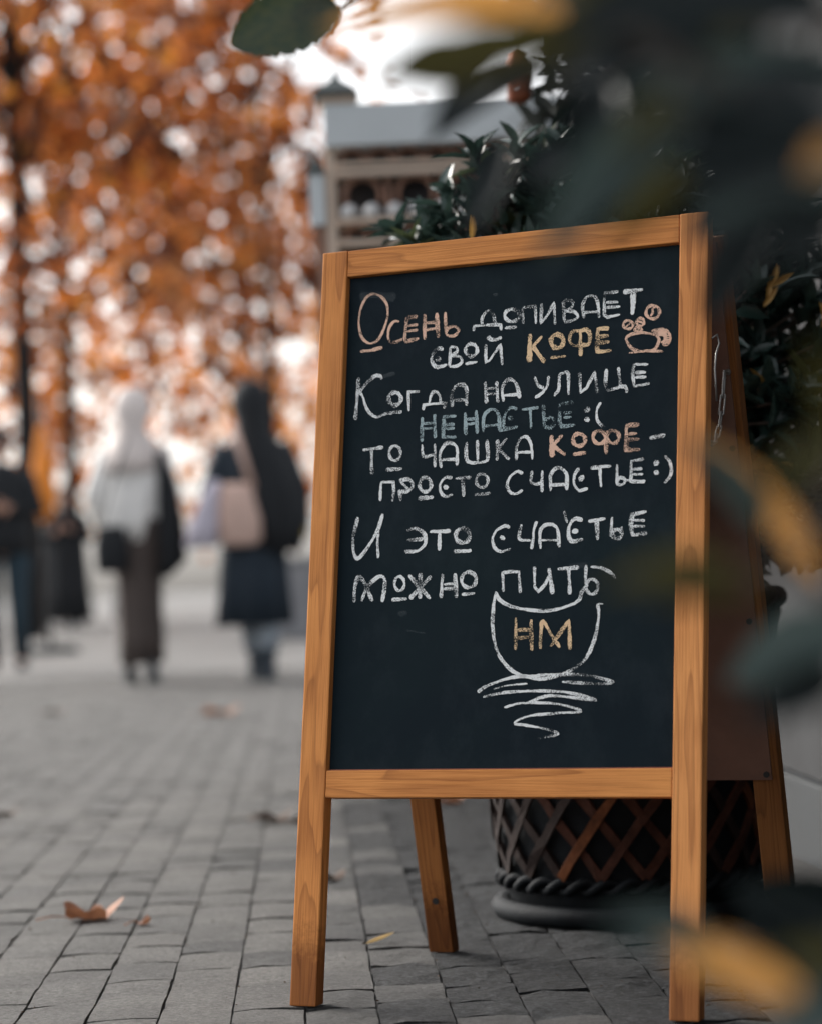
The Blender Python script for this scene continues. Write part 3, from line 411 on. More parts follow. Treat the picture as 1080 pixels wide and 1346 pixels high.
for z, rr, nm in ((.016, .016, 'base_ring'), (.062, .014, 'rope_ring'), (.485, .02, 'rim_ring')):
    parts = []
    n = 72; R0 = (.21 if z < .03 else .206) if z < .1 else .246
    if z > .05:
        for q in (0, 1):
            pts = [((R0+.006*math.cos(a*18+q*math.pi))*math.cos(a), (R0+.006*math.cos(a*18+q*math.pi))*math.sin(a), z+.008*math.sin(a*18+q*math.pi)) for a in [2*math.pi*k/(n*3) for k in range(n*3+1)]]
            parts.append(tube_data(pts, rr*.5, 6, False))
    else:
        pts = [(R0*math.cos(a), R0*math.sin(a), z) for a in [2*math.pi*k/n for k in range(n+1)]]; parts.append(tube_data(pts, rr, 8, False))
    V, F = join_data(parts); obj(nm, mesh(nm, V, F, BLK, True), pot)
rs_p = random.Random(9); STRIPS = [simple('rust_brown_strip', (.055, .022, .014), .85, .6, 35, .3, spec=.2)]*2 + [simple('dark_strip', (.022, .014, .012), .85, .5, 35, .3, spec=.2)]*2 + [simple('orange_worn_strip', (.12, .042, .016), .85, .6, 35, .3, spec=.2)]
for k in range(20):
    for sgn in (1, -1):
        V = []; F = []; m_ = 14
        for i in range(m_+1):
            t = i/m_; z = .075 + t*.39; a = 2*math.pi*k/20 + sgn*t*1.35; R0 = PR(z) + (.006 if sgn > 0 else .0035) + .0015*math.sin(t*30+k)
            for s in (-1, 1):
                aa = a + s*.0055/R0; V.append((R0*math.cos(aa), R0*math.sin(aa), z - s*sgn*.004)); 
            for s in (-1, 1):
                aa = a + s*.0055/R0; V.append(((R0-.006)*math.cos(aa), (R0-.006)*math.sin(aa), z - s*sgn*.004))
        for i in range(m_):
            q = i*4; F += [(q, q+1, q+5, q+4), (q, q+4, q+6, q+2), (q+1, q+3, q+7, q+5)]
        V = [(a+rs_p.gauss(0, .0007), b+rs_p.gauss(0, .0007), c+rs_p.gauss(0, .0009)) for a, b, c in V]; obj('lattice_strip', mesh('lattice_strip', V, F, rs_p.choice(STRIPS)), pot)
# shrub
def leaf_geo(n=5, fold=.12, curl=.15, ww=None, tipp=1.0):
    """unit leaf along +X, width along Y (unit), normal +Z"""
    V = []; F = []
    for i in range(n+1):
        t = i/n; wd = .5*(math.sin(math.pi*min(1, t**.85))**.8 if 0 < t < 1 else .03)
        if ww: wd = ww(t)
        z = -curl*t*t
        for s in (-1, 0, 1): V.append((t, s*wd, z + (abs(s)*fold*wd*2)))
    for i in range(n):
        for s in (0, 1): a = i*3+s; F.append((a, a+3, a+4, a+1))
    return V, F
G_DARK = leafmat('glossy_dark_leaf', (.024, .048, .040), (.046, .078, .066), .27, .15)
G_MID = leafmat('mid_green_leaf', (.035, .055, .028), (.07, .09, .04), .35, .2); G_YEL = leafmat('yellow_leaf', (.42, .22, .04), (.5, .3, .07), .45, .3)
HED = leafmat('hedge_leaf', (.008, .013, .011), (.016, .024, .019), .5, .08, 3, .3)
LM = {}
for nm, mt in (('d', G_DARK), ('m', G_MID), ('y', G_YEL)):
    LM[nm] = [mesh('leaf', *leaf_geo(5, fd, cl), mt, True) for fd, cl in ((.15, .1), (.22, .25), (.08, .02), (.2, -.1))]
def basis(d, n):
    d = d.normalized(); n = n - d*n.dot(d)
    if n.length < 1e-3: n = d.orthogonal()
    n.normalize(); return d, n.cross(d), n
def leaf_matrix(pos, d, n, ln, wd):
    a, b, c = basis(d, n); m = Matrix((a*ln, b*wd, c*ln)).transposed().to_4x4(); m.translation = pos; return m
BARK = simple('brown_bark', (.06, .045, .035), .9, .4, 20, .4)
shrub = empty('potted_shrub', POT + Vector((0, 0, .43))); tag(shrub, 'dark glossy leaved shrub with few yellow leaves, growing in the lattice pot', 'shrub')
rs = random.Random(21); rosettes = []
def in_crown(q): return True
CC = Vector((.33, 3.83, .83))
for k in range(250):
    d = Vector((rs.gauss(0, 1), rs.gauss(0, 1), rs.gauss(0, 1))).normalized(); rad = rs.uniform(.72, 1.0)
    q = CC + Vector((d.x*.39*rad, d.y*.35*rad, d.z*.42*rad)); q += Vector((rs.gauss(0, .02), 0, rs.gauss(0, .02)))
    if q.z < .52 or q.x > .70 - .0: 
        if q.x > .7: q.x = .7 - rs.random()*.05
        if q.z < .5: continue
    rosettes.append((q, (q-CC).normalized()))
for q in ((.02, 3.72, 1.06), (.05, 3.74, 1.08), (.09, 3.75, 1.07), (.0, 3.75, 1.03), (.03, 3.7, 1.03), (.15, 3.72, 1.17), (.19, 3.72, 1.21), (.17, 3.7, 1.14), (.22, 3.73, 1.15), (.26, 3.74, 1.12), (.23, 3.7, 1.11), (.12, 3.7, 1.12), (.08, 3.72, 1.1), (.30, 3.7, 1.1),
          (.075, 3.75, 1.15), (.07, 3.76, 1.12), (.56, 3.62, 1.10), (.55, 3.62, 1.02), (.57, 3.6, .95), (.62, 3.62, .93), (.64, 3.62, .87), (.61, 3.6, .80), (.65, 3.62, .77), (.63, 3.62, .71), (.60, 3.6, .68), (.58, 3.6, .62), (.6, 3.62, .56), (.62, 3.6, .54)):
    rosettes.append((Vector(q), (Vector(q)-CC+Vector((0, -.1, .15))).normalized()))
for k in range(34): rosettes.append((Vector((rs.uniform(.10, .40), rs.uniform(3.64, 3.8), rs.uniform(1.02, 1.2))), Vector((rs.gauss(0, .3), -.3, 1)).normalized()))
for k in range(46):
    zz = rs.uniform(.52, 1.1); rosettes.append((Vector((rs.uniform(.5, .655), rs.uniform(3.56, 3.75), zz)), Vector((.6, -.5, rs.uniform(0, 1))).normalized()))
allL = []; twigs = []
for q, d in rosettes:
    st = CC + (q-CC)*.35; twigs.append(tube_data([st, st.lerp(q, .6)+Vector((0, 0, -.02)), q], [.005, .0035, .002], 5))
    ax = (d + Vector((0, 0, .9))).normalized(); o1 = ax.orthogonal().normalized(); o2 = ax.cross(o1)
    n = rs.randint(7, 12); kind = 'd' if rs.random() < .88 else 'm'
    for i in range(n):
        a = i*2.4 + rs.random()*.5; el = rs.uniform(.2, 1.1) if i < n-2 else rs.uniform(.9, 1.4)
        out_ = (o1*math.cos(a) + o2*math.sin(a)); dd = out_*math.cos(el) + ax*math.sin(el)
        kk = 'y' if rs.random() < .008 else kind
        back = rs.uniform(0, .04); allL.append((q - ax*back, dd, (ax*math.cos(el) - out_*math.sin(el)), (rs.uniform(.045, .075) if kk != 'y' else .042), (rs.uniform(.018, .027) if kk != 'y' else .011), kk))
# clutch of yellow leaves at the right, as in the photograph
for q, dd in (((.545, 3.55, .93), (.25, 0, 1)), ((.55, 3.55, .95), (.5, 0, 1)), ((.555, 3.55, .95), (.9, -.1, .6)), ((.54, 3.55, .92), (.6, 0, .8)), ((.625, 3.55, .885), (.2, 0, 1)), ((.63, 3.55, .885), (-.1, 0, 1)), ((.11, 3.62, 1.05), (.1, 0, 1))):
    allL.append((Vector(q), Vector(dd), Vector((.3, -1, .3)), .04, .009, 'y'))
def visible_key(e):
    q = e[0]; px = 540 + 3124*q.x/q.y; py = 769 - 3124*(q.z-.5328)/q.y
    vis = (py < 335 and px > 430) or (px > 945 and py < 800)
    return (0 if (vis and e[5] == 'y') else 1 if vis else 2, q.y)
allL.sort(key=visible_key)
for e in allL[:300]:
    o = obj('leaf', rs.choice(LM[e[5]]), shrub); o.matrix_world = leaf_matrix(*e[:5]); o.matrix_parent_inverse = Matrix.Identity(4)
    o.matrix_local = Matrix.Translation(-(POT+Vector((0, 0, .43)))) @ leaf_matrix(*e[:5])
    if e[5] == 'y': o['label'] = 'yellowing leaf'
def merged_leaves(name, L, mt, parent, geo, off=Vector((0, 0, 0))):
    gv = np.array(geo[0]+[(0, 0, 0)][:0]); gf = np.array(geo[1]); n = len(L)
    A = np.array([[list(row) for row in leaf_matrix(*e[:5])] for e in L]); vv = np.einsum('nij,kj->nki', A[:, :3, :3], gv) + A[:, None, :3, 3] - np.array(off)
    ff = gf[None] + (np.arange(n)*len(gv))[:, None, None]; me = bpy.data.meshes.new(name)
    me.from_pydata(vv.reshape(-1, 3).tolist(), [], ff.reshape(-1, 4).tolist()); me.materials.append(mt); me.polygons.foreach_set('use_smooth', [True]*len(me.polygons)); me.update()
    return obj(name, me, parent)
so_ = POT+Vector((0, 0, .43)); rest = allL[300:]
for kk, mt in (('d', G_DARK), ('m', G_MID), ('y', G_YEL)):
    sub = [e for e in rest if e[5] == kk]
    if sub: tag(merged_leaves('foliage', sub, mt, shrub, leaf_geo(4), so_), kind='stuff')
# dense inner foliage so the crown is not hollow
inner = []
for k in range(1500):
    d = Vector((rs.gauss(0, 1), rs.gauss(0, 1), rs.gauss(0, 1))).normalized()*rs.random()**.4; q = CC + Vector((d.x*.35, d.y*.3, d.z*.38))
    inner.append((q, Vector((rs.gauss(0, 1), rs.gauss(0, 1), rs.gauss(0, 1)+.3)), Vector((rs.gauss(0, 1), rs.gauss(0, 1), 1)), .06, .026))
tag(merged_leaves('inner_foliage', inner, G_DARK, shrub, leaf_geo(3), so_), kind='stuff')
V, F = join_data(twigs + [tube_data([POT+Vector((0, 0, .40)), POT+Vector((.01, 0, .6)), CC], [.016, .013, .009], 8)]); V = [Vector(v)-so_ for v in V]
obj('twigs', mesh('twigs', V, F, BARK, True), shrub)
# ================================================================ TALL DARK HEDGE behind, against the wall
def foliage_cloud(n, blobs, ln, wd, rs):
    L = []
    for k in range(n):
        c, rr = rs.choice(blobs); d = Vector((rs.gauss(0, 1), rs.gauss(0, 1), rs.gauss(0, 1))).normalized()*rs.random()**.35
        q = Vector(c) + Vector((d.x*rr[0], d.y*rr[1], d.z*rr[2])); L.append((q, Vector((rs.gauss(0, 1), rs.gauss(0, 1), rs.gauss(0, 1)+.2)), Vector((rs.gauss(0, 1), rs.gauss(0, 1), 1)), ln*rs.uniform(.7, 1.3), wd*rs.uniform(.7, 1.3)))
    return L
rs = random.Random(3)
hd = empty('tall_evergreen', (.50, 4.95, 0)); tag(hd, 'tall dark evergreen bush against the cafe wall, rising above the potted shrub', 'bush')
tube('trunk', [(0, 0, 0), (.01, 0, .6), (.0, 0, 1.4), (.05, 0, 2.2)], [.035, .03, .025, .01], BARK, hd)
blobs = [((.58, 4.95, 1.05), (.27, .35, .35)), ((.56, 4.95, 1.5), (.30, .35, .3)), ((.62, 4.9, 1.65), (.25, .3, .35)), ((.52, 5.0, 1.85), (.25, .35, .25)), ((.50, 4.95, 2.05), (.22, .35, .3)), ((.6, 4.85, 1.35), (.25, .3, .3)), ((.42, 4.95, 1.28), (.16, .2, .16))]
tag(merged_leaves('crown', foliage_cloud(4200, blobs, .085, .036, rs), HED, hd, leaf_geo(3), Vector((.50, 4.95, 0))), kind='stuff')
# ================================================================ KIOSK
KX, KY = -.19, 6.3; KB = simple('weathered_beige_wood', (.72, .58, .47), .8, .2, 6, .2); KP = simple('pale_blue_grey_board', (.78, .83, .85), .7, .08, 3)
KG = simple('dark_green_metal_roof', (.02, .035, .035), .5, .2, 8); KD = simple('dark_recess', (.035, .033, .035), .8, .3, 10); KR = simple('brown_carved_wood', (.36, .20, .14), .7, .3, 14); KW = simple('off_white_enamel', (.8, .8, .8), .5, .1, 10)
kk_ = empty('street_kiosk', (KX, KY, 0)); tag(kk_, 'narrow wooden kiosk with carved arches, pale fascia and green capped turret above the board', 'kiosk')
KWd = 1.05
box_obj('kiosk_body', (.02, KWd-.02, .06, .6, 0, 1.69), KD, kk_)
box_obj('fascia', (.004, KWd, -.03, .62, 1.694, 1.806), KP, kk_, .004)
for x in (0.0, .48, KWd-.03): box_obj('corner_post', (x, x+.03, -.01, .03, 0, 1.692), KB, kk_, .003)
for z0, z1 in ((1.614, 1.632), (1.640, 1.652), (1.488, 1.502), (1.43, 1.445), (1.20, 1.22)): box_obj('ledge', (.032, KWd-.032, -.022, .05, z0, z1), KB, kk_, .002)
box_obj('lower_panel', (.031, KWd-.031, .0, .05, .1, 1.19), KR, kk_)
def ring_arc(cx_, cz, R0, r0, a0, a1, name='arch'):
    pts = [(cx_+R0*math.cos(a), .01, cz+R0*math.sin(a)) for a in [a0+(a1-a0)*i/12 for i in range(13)]]
    V, F = tube_data(pts, r0, 6); return obj(name, mesh(name, V, F, KR, True), kk_)
for k in range(13): ring_arc(.075+k*.075, 1.655, .032, .006, 0, math.pi)
for k in range(7): ring_arc(.10+k*.14, 1.565, .048, .0075, -.4, math.pi+.4)
for k in range(8): box_obj('arch_post', (.027+k*.14-.006, .027+k*.14+.006, .0, .02, 1.503, 1.612), KR, kk_)
for k in range(16):
    V, F = lathe([(.002, 1.503), (.018, 1.506), (.024, 1.52), (.018, 1.535), (.006, 1.542), (.001, 1.543)], 10); V = [(v[0]+.062+k*.061, v[1]-.002, v[2]) for v in V]; obj('white_knob', mesh('white_knob', V, F, KW, True), kk_)
for k in range(12): ring_arc(.08+k*.08, 1.452, .03, .006, 0, math.pi)
bm = bmesh.new(); box(bm, -.005, .095, -.03, .08, 1.808, 1.832); bm_obj('turret_body', bm, KB, kk_)
def pyramid(name, x0, x1, y0, y1, z0, z1, mt):
    cx_, cy_ = (x0+x1)/2, (y0+y1)/2; w_, h_ = (x1-x0)/2, (y1-y0)/2; V = []; F = []
    prof = [(1, 0), (1, .06), (.75, .3), (.35, .55), (.13, .75), (.16, .84), (.05, 1)]
    for s, t in prof: V += [(cx_-w_*s, cy_-h_*s, z0+(z1-z0)*t), (cx_+w_*s, cy_-h_*s, z0+(z1-z0)*t), (cx_+w_*s, cy_+h_*s, z0+(z1-z0)*t), (cx_-w_*s, cy_+h_*s, z0+(z1-z0)*t)]
    for i in range(len(prof)-1):
        for k in range(4): F.append((i*4+k, i*4+(k+1) % 4, i*4+4+(k+1) % 4, i*4+4+k))
    F.append((0, 3, 2, 1)); F.append(tuple(len(V)-4+k for k in range(4))); return obj(name, mesh(name, V, F, mt), kk_)
pyramid('turret_roof', -.022, .1, -.045, .09, 1.832, 1.905, KG)
box_obj('side_turret', (-.042, -.002, -.02, .06, 1.488, 1.625), KP, kk_); box_obj('side_post', (-.03, -.002, -.01, .05, 0, 1.486), KR, kk_); pyramid('side_turret_roof', -.048, -.001, -.026, .066, 1.625, 1.695, KG)
# copper lantern hung from the evergreen
lan = empty('copper_lantern', (.245, 4.6, 1.455)); tag(lan, 'small copper coloured hanging lantern in the dark foliage above the board', 'lantern')
COP = simple('dull_copper', (.30, .085, .035), .4, .5, 60, metal=.4)
V, F = lathe([(.001, 0), (.02, .0), (.024, .008), (.026, .05), (.024, .085), (.018, .092), (.019, .1), (.001, .112)], 14); obj('lantern_body', mesh('lantern_body', V, F, COP, True), lan)
for k in range(7):
    a = k*.9; V, F = lathe([(.001, -.004), (.0035, 0), (.001, .004)], 6); V = [(v[0]+.026*math.cos(a), v[1]+.026*math.sin(a), v[2]+.02+(k*37 % 60)/1000) for v in V]; obj('glass_bead', mesh('glass_bead', V, F, KW, True), lan)
tube('hanging_wire', [(0, 0, .11), (.01, .1, .2), (.03, .2, .3)], .0015, SCREW, lan, 5)
# ================================================================ TREES of the background
TREE = leafmat('autumn_leaf', (.4, .2, .08), (.4, .2, .08), .55, .55, attr=True)
TRUNK = simple('dark_trunk_bark', (.014, .013, .013), .95, .4, 5, .5)
PAL = np.array([(.50, .16, .035), (.34, .10, .026), (.66, .25, .06), (.11, .036, .018), (.62, .26, .045), (.06, .026, .018), (.36, .15, .055)])
def autumn_tree(x, y, h, r_trunk, blobs, n, size, label, pal=(.26, .22, .14, .14, .08, .08, .08), bare=False, lean=0):
    z0 = rise(y) - .01
    t = empty('autumn_tree', (x, y, z0)); tag(t, label, 'tree', 'autumn trees along the street')
    tube('trunk', [(0, 0, 0), (.02+lean*.3, 0, h*.3), (lean, 0, h*.62), (lean*1.4, 0, h*.95)], [r_trunk*1.15, r_trunk, r_trunk*.75, r_trunk*.2], TRUNK, t, 10)
    rs = random.Random(int(abs(x)*100+y*10)); parts = []
    for k in range(14):
        c, rr = blobs[k % len(blobs)]; tz = rs.uniform(.42, .9); a = Vector((lean*tz/.62, 0, h*tz)); c = Vector(c) + Vector((rs.uniform(-.8, .8)*rr[0], rs.uniform(-.8, .8)*rr[1], rs.uniform(-.3, .8)*rr[2]))
        mid = a.lerp(c, .5)+Vector((0, 0, .12*h*rs.random())); parts.append(tube_data([a, mid, c], [r_trunk*.38, r_trunk*.22, r_trunk*.07], 5))
    V, F = join_data(parts); obj('branches', mesh('branches', V, F, TRUNK, True), t)
    ng = np.random.default_rng(int(y*7+abs(x)*3)); cl = max(1, n//14); cen = []
    wts = np.array([b[1][0]*b[1][1]*b[1][2] for b in blobs]); wts = wts/wts.sum()
    bi = ng.choice(len(blobs), cl, p=wts); d = ng.normal(size=(cl, 3)); d /= np.linalg.norm(d, axis=1)[:, None]; d *= ng.random((cl, 1))**.38
    cen = np.array([blobs[i][0] for i in bi]) + d*np.array([blobs[i][1] for i in bi])
    tone = ng.choice(len(PAL), cl, p=np.array(pal)/sum(pal))
    L = 14; q = np.repeat(cen, L, 0) + ng.normal(size=(cl*L, 3))*size*1.35; tn = np.repeat(tone, L); m_ = len(q)
    chg = ng.random(m_) < .35; tn = np.where(chg, ng.choice(len(PAL), m_, p=np.array(pal)/sum(pal)), tn)
    a = ng.normal(size=(m_, 3)); a /= np.linalg.norm(a, axis=1)[:, None]; b = np.cross(a, ng.normal(size=(m_, 3))); b /= np.linalg.norm(b, axis=1)[:, None]
    sz = size*ng.uniform(.6, 1.2, (m_, 1)); V = np.stack([q-a*sz*.6, q+b*sz*.5, q+a*sz*.6, q-b*sz*.5], 1).reshape(-1, 3)
    me = bpy.data.meshes.new('crown'); me.vertices.add(m_*4); me.vertices.foreach_set('co', V.astype(np.float32).ravel()); me.loops.add(m_*4); me.loops.foreach_set('vertex_index', np.arange(m_*4, dtype=np.int32))
    me.polygons.add(m_); me.polygons.foreach_set('loop_start', np.arange(0, m_*4, 4, dtype=np.int32)); me.polygons.foreach_set('loop_total', np.full(m_, 4, dtype=np.int32)); me.update(calc_edges=True)
    at = me.color_attributes.new('tone', 'FLOAT_COLOR', 'POINT'); colv = PAL[tn]*ng.uniform(.75, 1.25, (m_, 1)); colv = np.concatenate([np.repeat(colv, 4, 0), np.ones((m_*4, 1))], 1); at.data.foreach_set('color', colv.astype(np.float32).ravel())
    me.materials.append(TREE); o = obj('crown', me, t); tag(o, kind='stuff')
autumn_tree(-3.86, 24, 8.5, .105, [((.3, 0, 5.4), (2.0, 1.6, 2.2)), ((-1.0, 0, 6.5), (1.8, 1.6, 2)), ((1.6, .5, 6.4), (1.6, 1.6, 1.9)), ((.2, 0, 3.7), (1.7, 1.4, .75))], 2300, .19, 'dark slim trunked autumn tree nearest the left edge, its rust crown filling the upper left')
autumn_tree(-4.27, 30, 9, .085, [((.8, 0, 5.6), (2.4, 2, 2.4)), ((2.4, 0, 4.4), (1.4, 1.5, 1.2)), ((0, 0, 7.8), (2.4, 2, 1.6))], 1800, .22, 'slim dark autumn tree just right of the nearest one, behind the person in black')
autumn_tree(-1.55, 27, 9, .05, [((.2, 0, 5.0), (1.35, 1.5, 1.9)), ((-.4, 0, 7.3), (1.7, 1.8, 1.8)), ((-1.2, 0, 4.6), (1.2, 1.2, 1.2))], 1350, .21, 'orange autumn tree behind the pedestrian in the long black scarf')
autumn_tree(-8.6, 34, 11, .14, [((.5, 0, 6), (3.6, 2.5, 3.2)), ((.8, 0, 9.5), (3, 2.5, 2)), ((1.0, 0, 3.6), (2.8, 2, .9))], 2600, .25, 'broad brown autumn tree cut by the left edge of the photo', pal=(.25, .25, .1, .2, .05, .15, .05))
autumn_tree(-3.1, 46, 12, .09, [((.2, 0, 6.6), (3.0, 2.5, 3.6)), ((-2, 0, 8.5), (2.5, 2, 2.5))], 1500, .29, 'far autumn tree showing between the two slim trunks and the street')
autumn_tree(-6.6, 58, 9, .09, [((0, 0, 4.6), (3.6, 2, 2.4)), ((-3, 0, 5.5), (3, 2, 2))], 1200, .32, 'low pale orange tree far down the street at the left', pal=(.2, .1, .2, .05, .2, .02, .23))
autumn_tree(-2.0, 66, 8.5, .09, [((0, 0, 4.9), (2.9, 2, 2.3))], 800, .32, 'thin low autumn tree far down the street near the board', pal=(.2, .1, .2, .05, .2, .02, .23))
# ================================================================ PEOPLE
def loft(name, rings, mat, parent, n=28, fold=0.0, folds=9, seed=0, close=True):
    """rings: (x, y, z, rx, ry[, fold])"""
    V = []; F = []
    for ri, q in enumerate(rings):
        x, y, z, rx, ry = q[:5]; fd = q[5] if len(q) > 5 else fold
        for k in range(n):
            a = 2*math.pi*k/n; w_ = 1 + fd*math.sin(a*folds+seed+z*2) + fd*.6*math.sin(a*(folds-4)+seed*2-z*3); V.append((x+rx*math.cos(a)*w_, y+ry*math.sin(a)*w_, z))
    for i in range(len(rings)-1):
        for k in range(n): F.append((i*n+k, i*n+(k+1) % n, (i+1)*n+(k+1) % n, (i+1)*n+k))
    if close: F.append(tuple(range(n))[::-1]); F.append(tuple(range((len(rings)-1)*n, len(rings)*n)))
    o = obj(name, mesh(name, V, F, mat, True), parent); return o
SKIN = simple('skin', (.45, .26, .19), .55, .08, 6)
def body(parent, h, arms, legs, lean=0):
    """one continuous skinned figure; x right, -y is the facing side; arms/legs: joint positions"""
    Vv = [(0, 0, .53*h), (0, .0, .62*h), (0, .01, .72*h), (0, 0, .815*h), (0, -.005, .865*h), (0, -.012, .905*h), (0, -.012, .945*h), (0, -.005, .975*h), (0, -.07, .915*h)]
    R = [.095, .085, .1, .05, .034, .055, .062, .05, .009]; E = [(0, 1), (1, 2), (2, 3), (3, 4), (4, 5), (5, 6), (6, 7), (5, 8)]
    for s, (kn, an, toe) in zip((-1, 1), legs):
        b0 = len(Vv); Vv += [(s*.085, 0, .50*h), kn, an, toe]; R += [.078, .052, .035, .026]; E += [(0, b0), (b0, b0+1), (b0+1, b0+2), (b0+2, b0+3)]
    for s, (el, wr) in zip((-1, 1), arms):
        b0 = len(Vv); el = Vector(el); wr = Vector(wr); dr = (wr-el).normalized(); pl = wr+dr*.05
        Vv += [(s*.155, 0, .80*h), tuple(el), tuple(wr), tuple(pl)]; R += [.05, .036, .024, .028]; E += [(3, b0), (b0, b0+1), (b0+1, b0+2), (b0+2, b0+3)]
    me = bpy.data.meshes.new('body'); me.from_pydata(Vv, E, []); me.materials.append(SKIN); o = obj('body', me, parent)
    o.modifiers.new('skin', 'SKIN'); lay = me.skin_vertices[0].data
    for i, rr in enumerate(R): lay[i].radius = (rr, rr)
    lay[0].use_root = True; ss = o.modifiers.new('sub', 'SUBSURF'); ss.levels = ss.render_levels = 1; o.modifiers['skin'].use_smooth_shade = True
    for s, (el, wr) in zip((-1, 1), arms):                    # five separate, unequal, slightly bent fingers
        el = Vector(el); wr = Vector(wr); d = (wr-el).normalized(); sd_ = d.cross(Vector((1, 0, 0))); sd_ = sd_.normalized() if sd_.length > .1 else Vector((0, 1, 0)); nm_ = d.cross(sd_); parts = []
        for k, ln in enumerate((.062, .074, .079, .072, .056)):
            if k == 0: a = wr+d*.03+sd_*.028; pts = [a, a+d*.025+sd_*.02, a+d*.05+sd_*.024]
            else: a = wr+d*.075+sd_*(.032-.0185*k+.004); pts = [a, a+d*ln*.5-nm_*.004*s, a+d*ln*.85-nm_*.02*s]
            parts.append(tube_data(pts, [.010, .0088, .007], 6))
        V, F = join_data(parts); obj('fingers', mesh('fingers', V, F, SKIN, True), parent)
    return o
CL = lambda n, c, r=.85: simple(n, c, r, .18, 7, .1)
BLACKC = CL('black_cloth', (.010, .012, .015)); NAVY = CL('navy_cloth', (.012, .022, .034)); BROWN = CL('brown_cloth', (.068, .052, .046)); CREAM = CL('pale_grey_cloth', (.80, .78, .75)); GREYP = CL('grey_pink_cloth', (.74, .66, .62))
BEIGE = CL('beige_leather', (.62, .43, .36)); LAV = CL('lavender_cloth', (.56, .52, .60)); JEAN = CL('dark_denim', (.014, .032, .046)); LJEAN = CL('pale_denim', (.3, .34, .38)); GREYC = CL('mid_grey_cloth', (.14, .13, .125)); SHOE = CL('dark_shoe', (.02, .025, .03), .6); WHITE = CL('white_cloth', (.6, .6, .6))
def person(label, loc, rz, group=None):
    t = empty('person', loc, rz); tag(t, label, 'person', group); return t
def tubes(name, lst, mat, parent, n=12):
    return obj(name, mesh(name, *join_data([tube_data(p_, r_, n) for p_, r_ in lst]), mat, True), parent)
def shoes(parent, feet, mat, dy=-1):
    for (x, y, z) in feet:
        loft('shoe', [(x, y+.06, z-.075, .036, .05), (x, y+.01, z-.078+.0, .044, .1), (x, y-.02, z-.04, .04, .09), (x, y+.04, z+.0, .036, .045), (x, y+.045, z+.05, .034, .038)], mat, parent, 14)
# -- P1: walking away, pale headscarf
h = 1.72; P1 = person('person in pale headscarf, light blouse and long brown skirt walking away', (-1.61, 13.95, 0), math.pi-.06)
# rotated by pi so local -y faces away from the camera; local +x is the picture's left
body(P1, h, [((-.2, .0, 1.1), (-.15, -.12, .93)), ((.24, .02, 1.08), (.2, -.1, .88))], [((-.07, -.02, .5), (-.065, .06, .09), (-.065, -.06, .03)), ((.07, -.06, .5), (.085, -.05, .08), (.085, -.17, .03))])
shoes(P1, [(-.075, .06, .085), (.085, -.09, .085)], SHOE)
loft('skirt', [(.0, -.02, .12, .125, .15, .06), (.0, -.02, .3, .13, .14, .07), (0, -.01, .55, .13, .13, .06), (0, 0, .8, .15, .135, .06), (0, 0, .98, .16, .13, .02)], BROWN, P1, 40)
loft('blouse', [(.04, 0, .84, .15, .14, .09), (.03, 0, .98, .19, .15, .07), (.01, 0, 1.15, .185, .145, .04), (0, 0, 1.32, .185, .13, .01), (0, 0, 1.4, .15, .1), (0, 0, 1.46, .07, .07)], CREAM, P1, 36)
tubes('sleeve', [([(.15, 0, 1.38), (.235, .02, 1.1), (.21, -.08, .92)], [.07, .075, .05])], CREAM, P1); tubes('sleeve', [([(-.15, 0, 1.38), (-.21, .0, 1.1), (-.16, -.1, .95)], [.065, .062, .045])], GREYP, P1)
loft('headscarf', [(.02, .04, 1.24, .16, .13, .08), (.01, .03, 1.34, .165, .125, .05), (0, .02, 1.42, .13, .115, .03), (0, .02, 1.5, .085, .09), (0, .01, 1.58, .115, .125), (0, .0, 1.66, .115, .125), (0, 0, 1.73, .08, .09), (0, 0, 1.755, .02, .02)], GREYP, P1, 28)
o = loft('jacket', [(-.15, .04, .62, .035, .05, .1), (-.22, .05, .72, .07, .07, .14), (-.21, .05, .95, .07, .07, .12), (-.19, .05, 1.2, .05, .06, .08), (-.16, .04, 1.36, .03, .05)], BLACKC, P1, 28)
b1 = empty('shoulder_bag', (-1.47, 13.85, .68), 0); tag(b1, 'black handbag hanging at the left hip of the pedestrian in the pale headscarf', 'bag')
b1.location = (-1.745, 13.80, .66)
loft('bag_body', [(0, 0, 0, .075, .04), (0, 0, .03, .095, .055, .03), (0, 0, .15, .1, .055, .03), (0, 0, .25, .085, .04), (0, 0, .27, .06, .025)], BLACKC, b1, 24); tube('strap', [(-.06, 0, .25), (.02, -.05, .5), (.12, -.03, .77)], .006, BLACKC, b1)
# -- P2: walking away, long black scarf and coat
P2 = person('pedestrian in long black headscarf and dark coat walking away in pale jeans', (-.905, 13.8, 0), math.pi+.05)
body(P2, 1.7, [((-.24, .0, 1.07), (-.22, -.08, .85)), ((.23, .0, 1.08), (.16, -.18, 1.0))], [((-.06, -.02, .48), (-.045, .1, .1), (-.045, -.04, .035)), ((.07, -.08, .5), (.03, -.05, .09), (.03, -.17, .03))])
loft('coat', [(.03, 0, .32, .21, .17, .1), (.02, 0, .6, .2, .16, .07), (.01, 0, .85, .185, .15, .03), (0, 0, 1.05, .175, .14, .02), (0, 0, 1.25, .19, .14), (0, 0, 1.38, .15, .11), (0, 0, 1.45, .07, .07)], NAVY, P2, 40)
tubes('sleeve', [([(.15, 0, 1.36), (.24, .01, 1.1), (.17, -.14, 1.0)], [.075, .075, .055])], NAVY, P2); tubes('sleeve', [([(-.15, 0, 1.36), (-.25, .02, 1.08), (-.25, -.05, .83)], [.08, .08, .06])], BLACKC, P2)
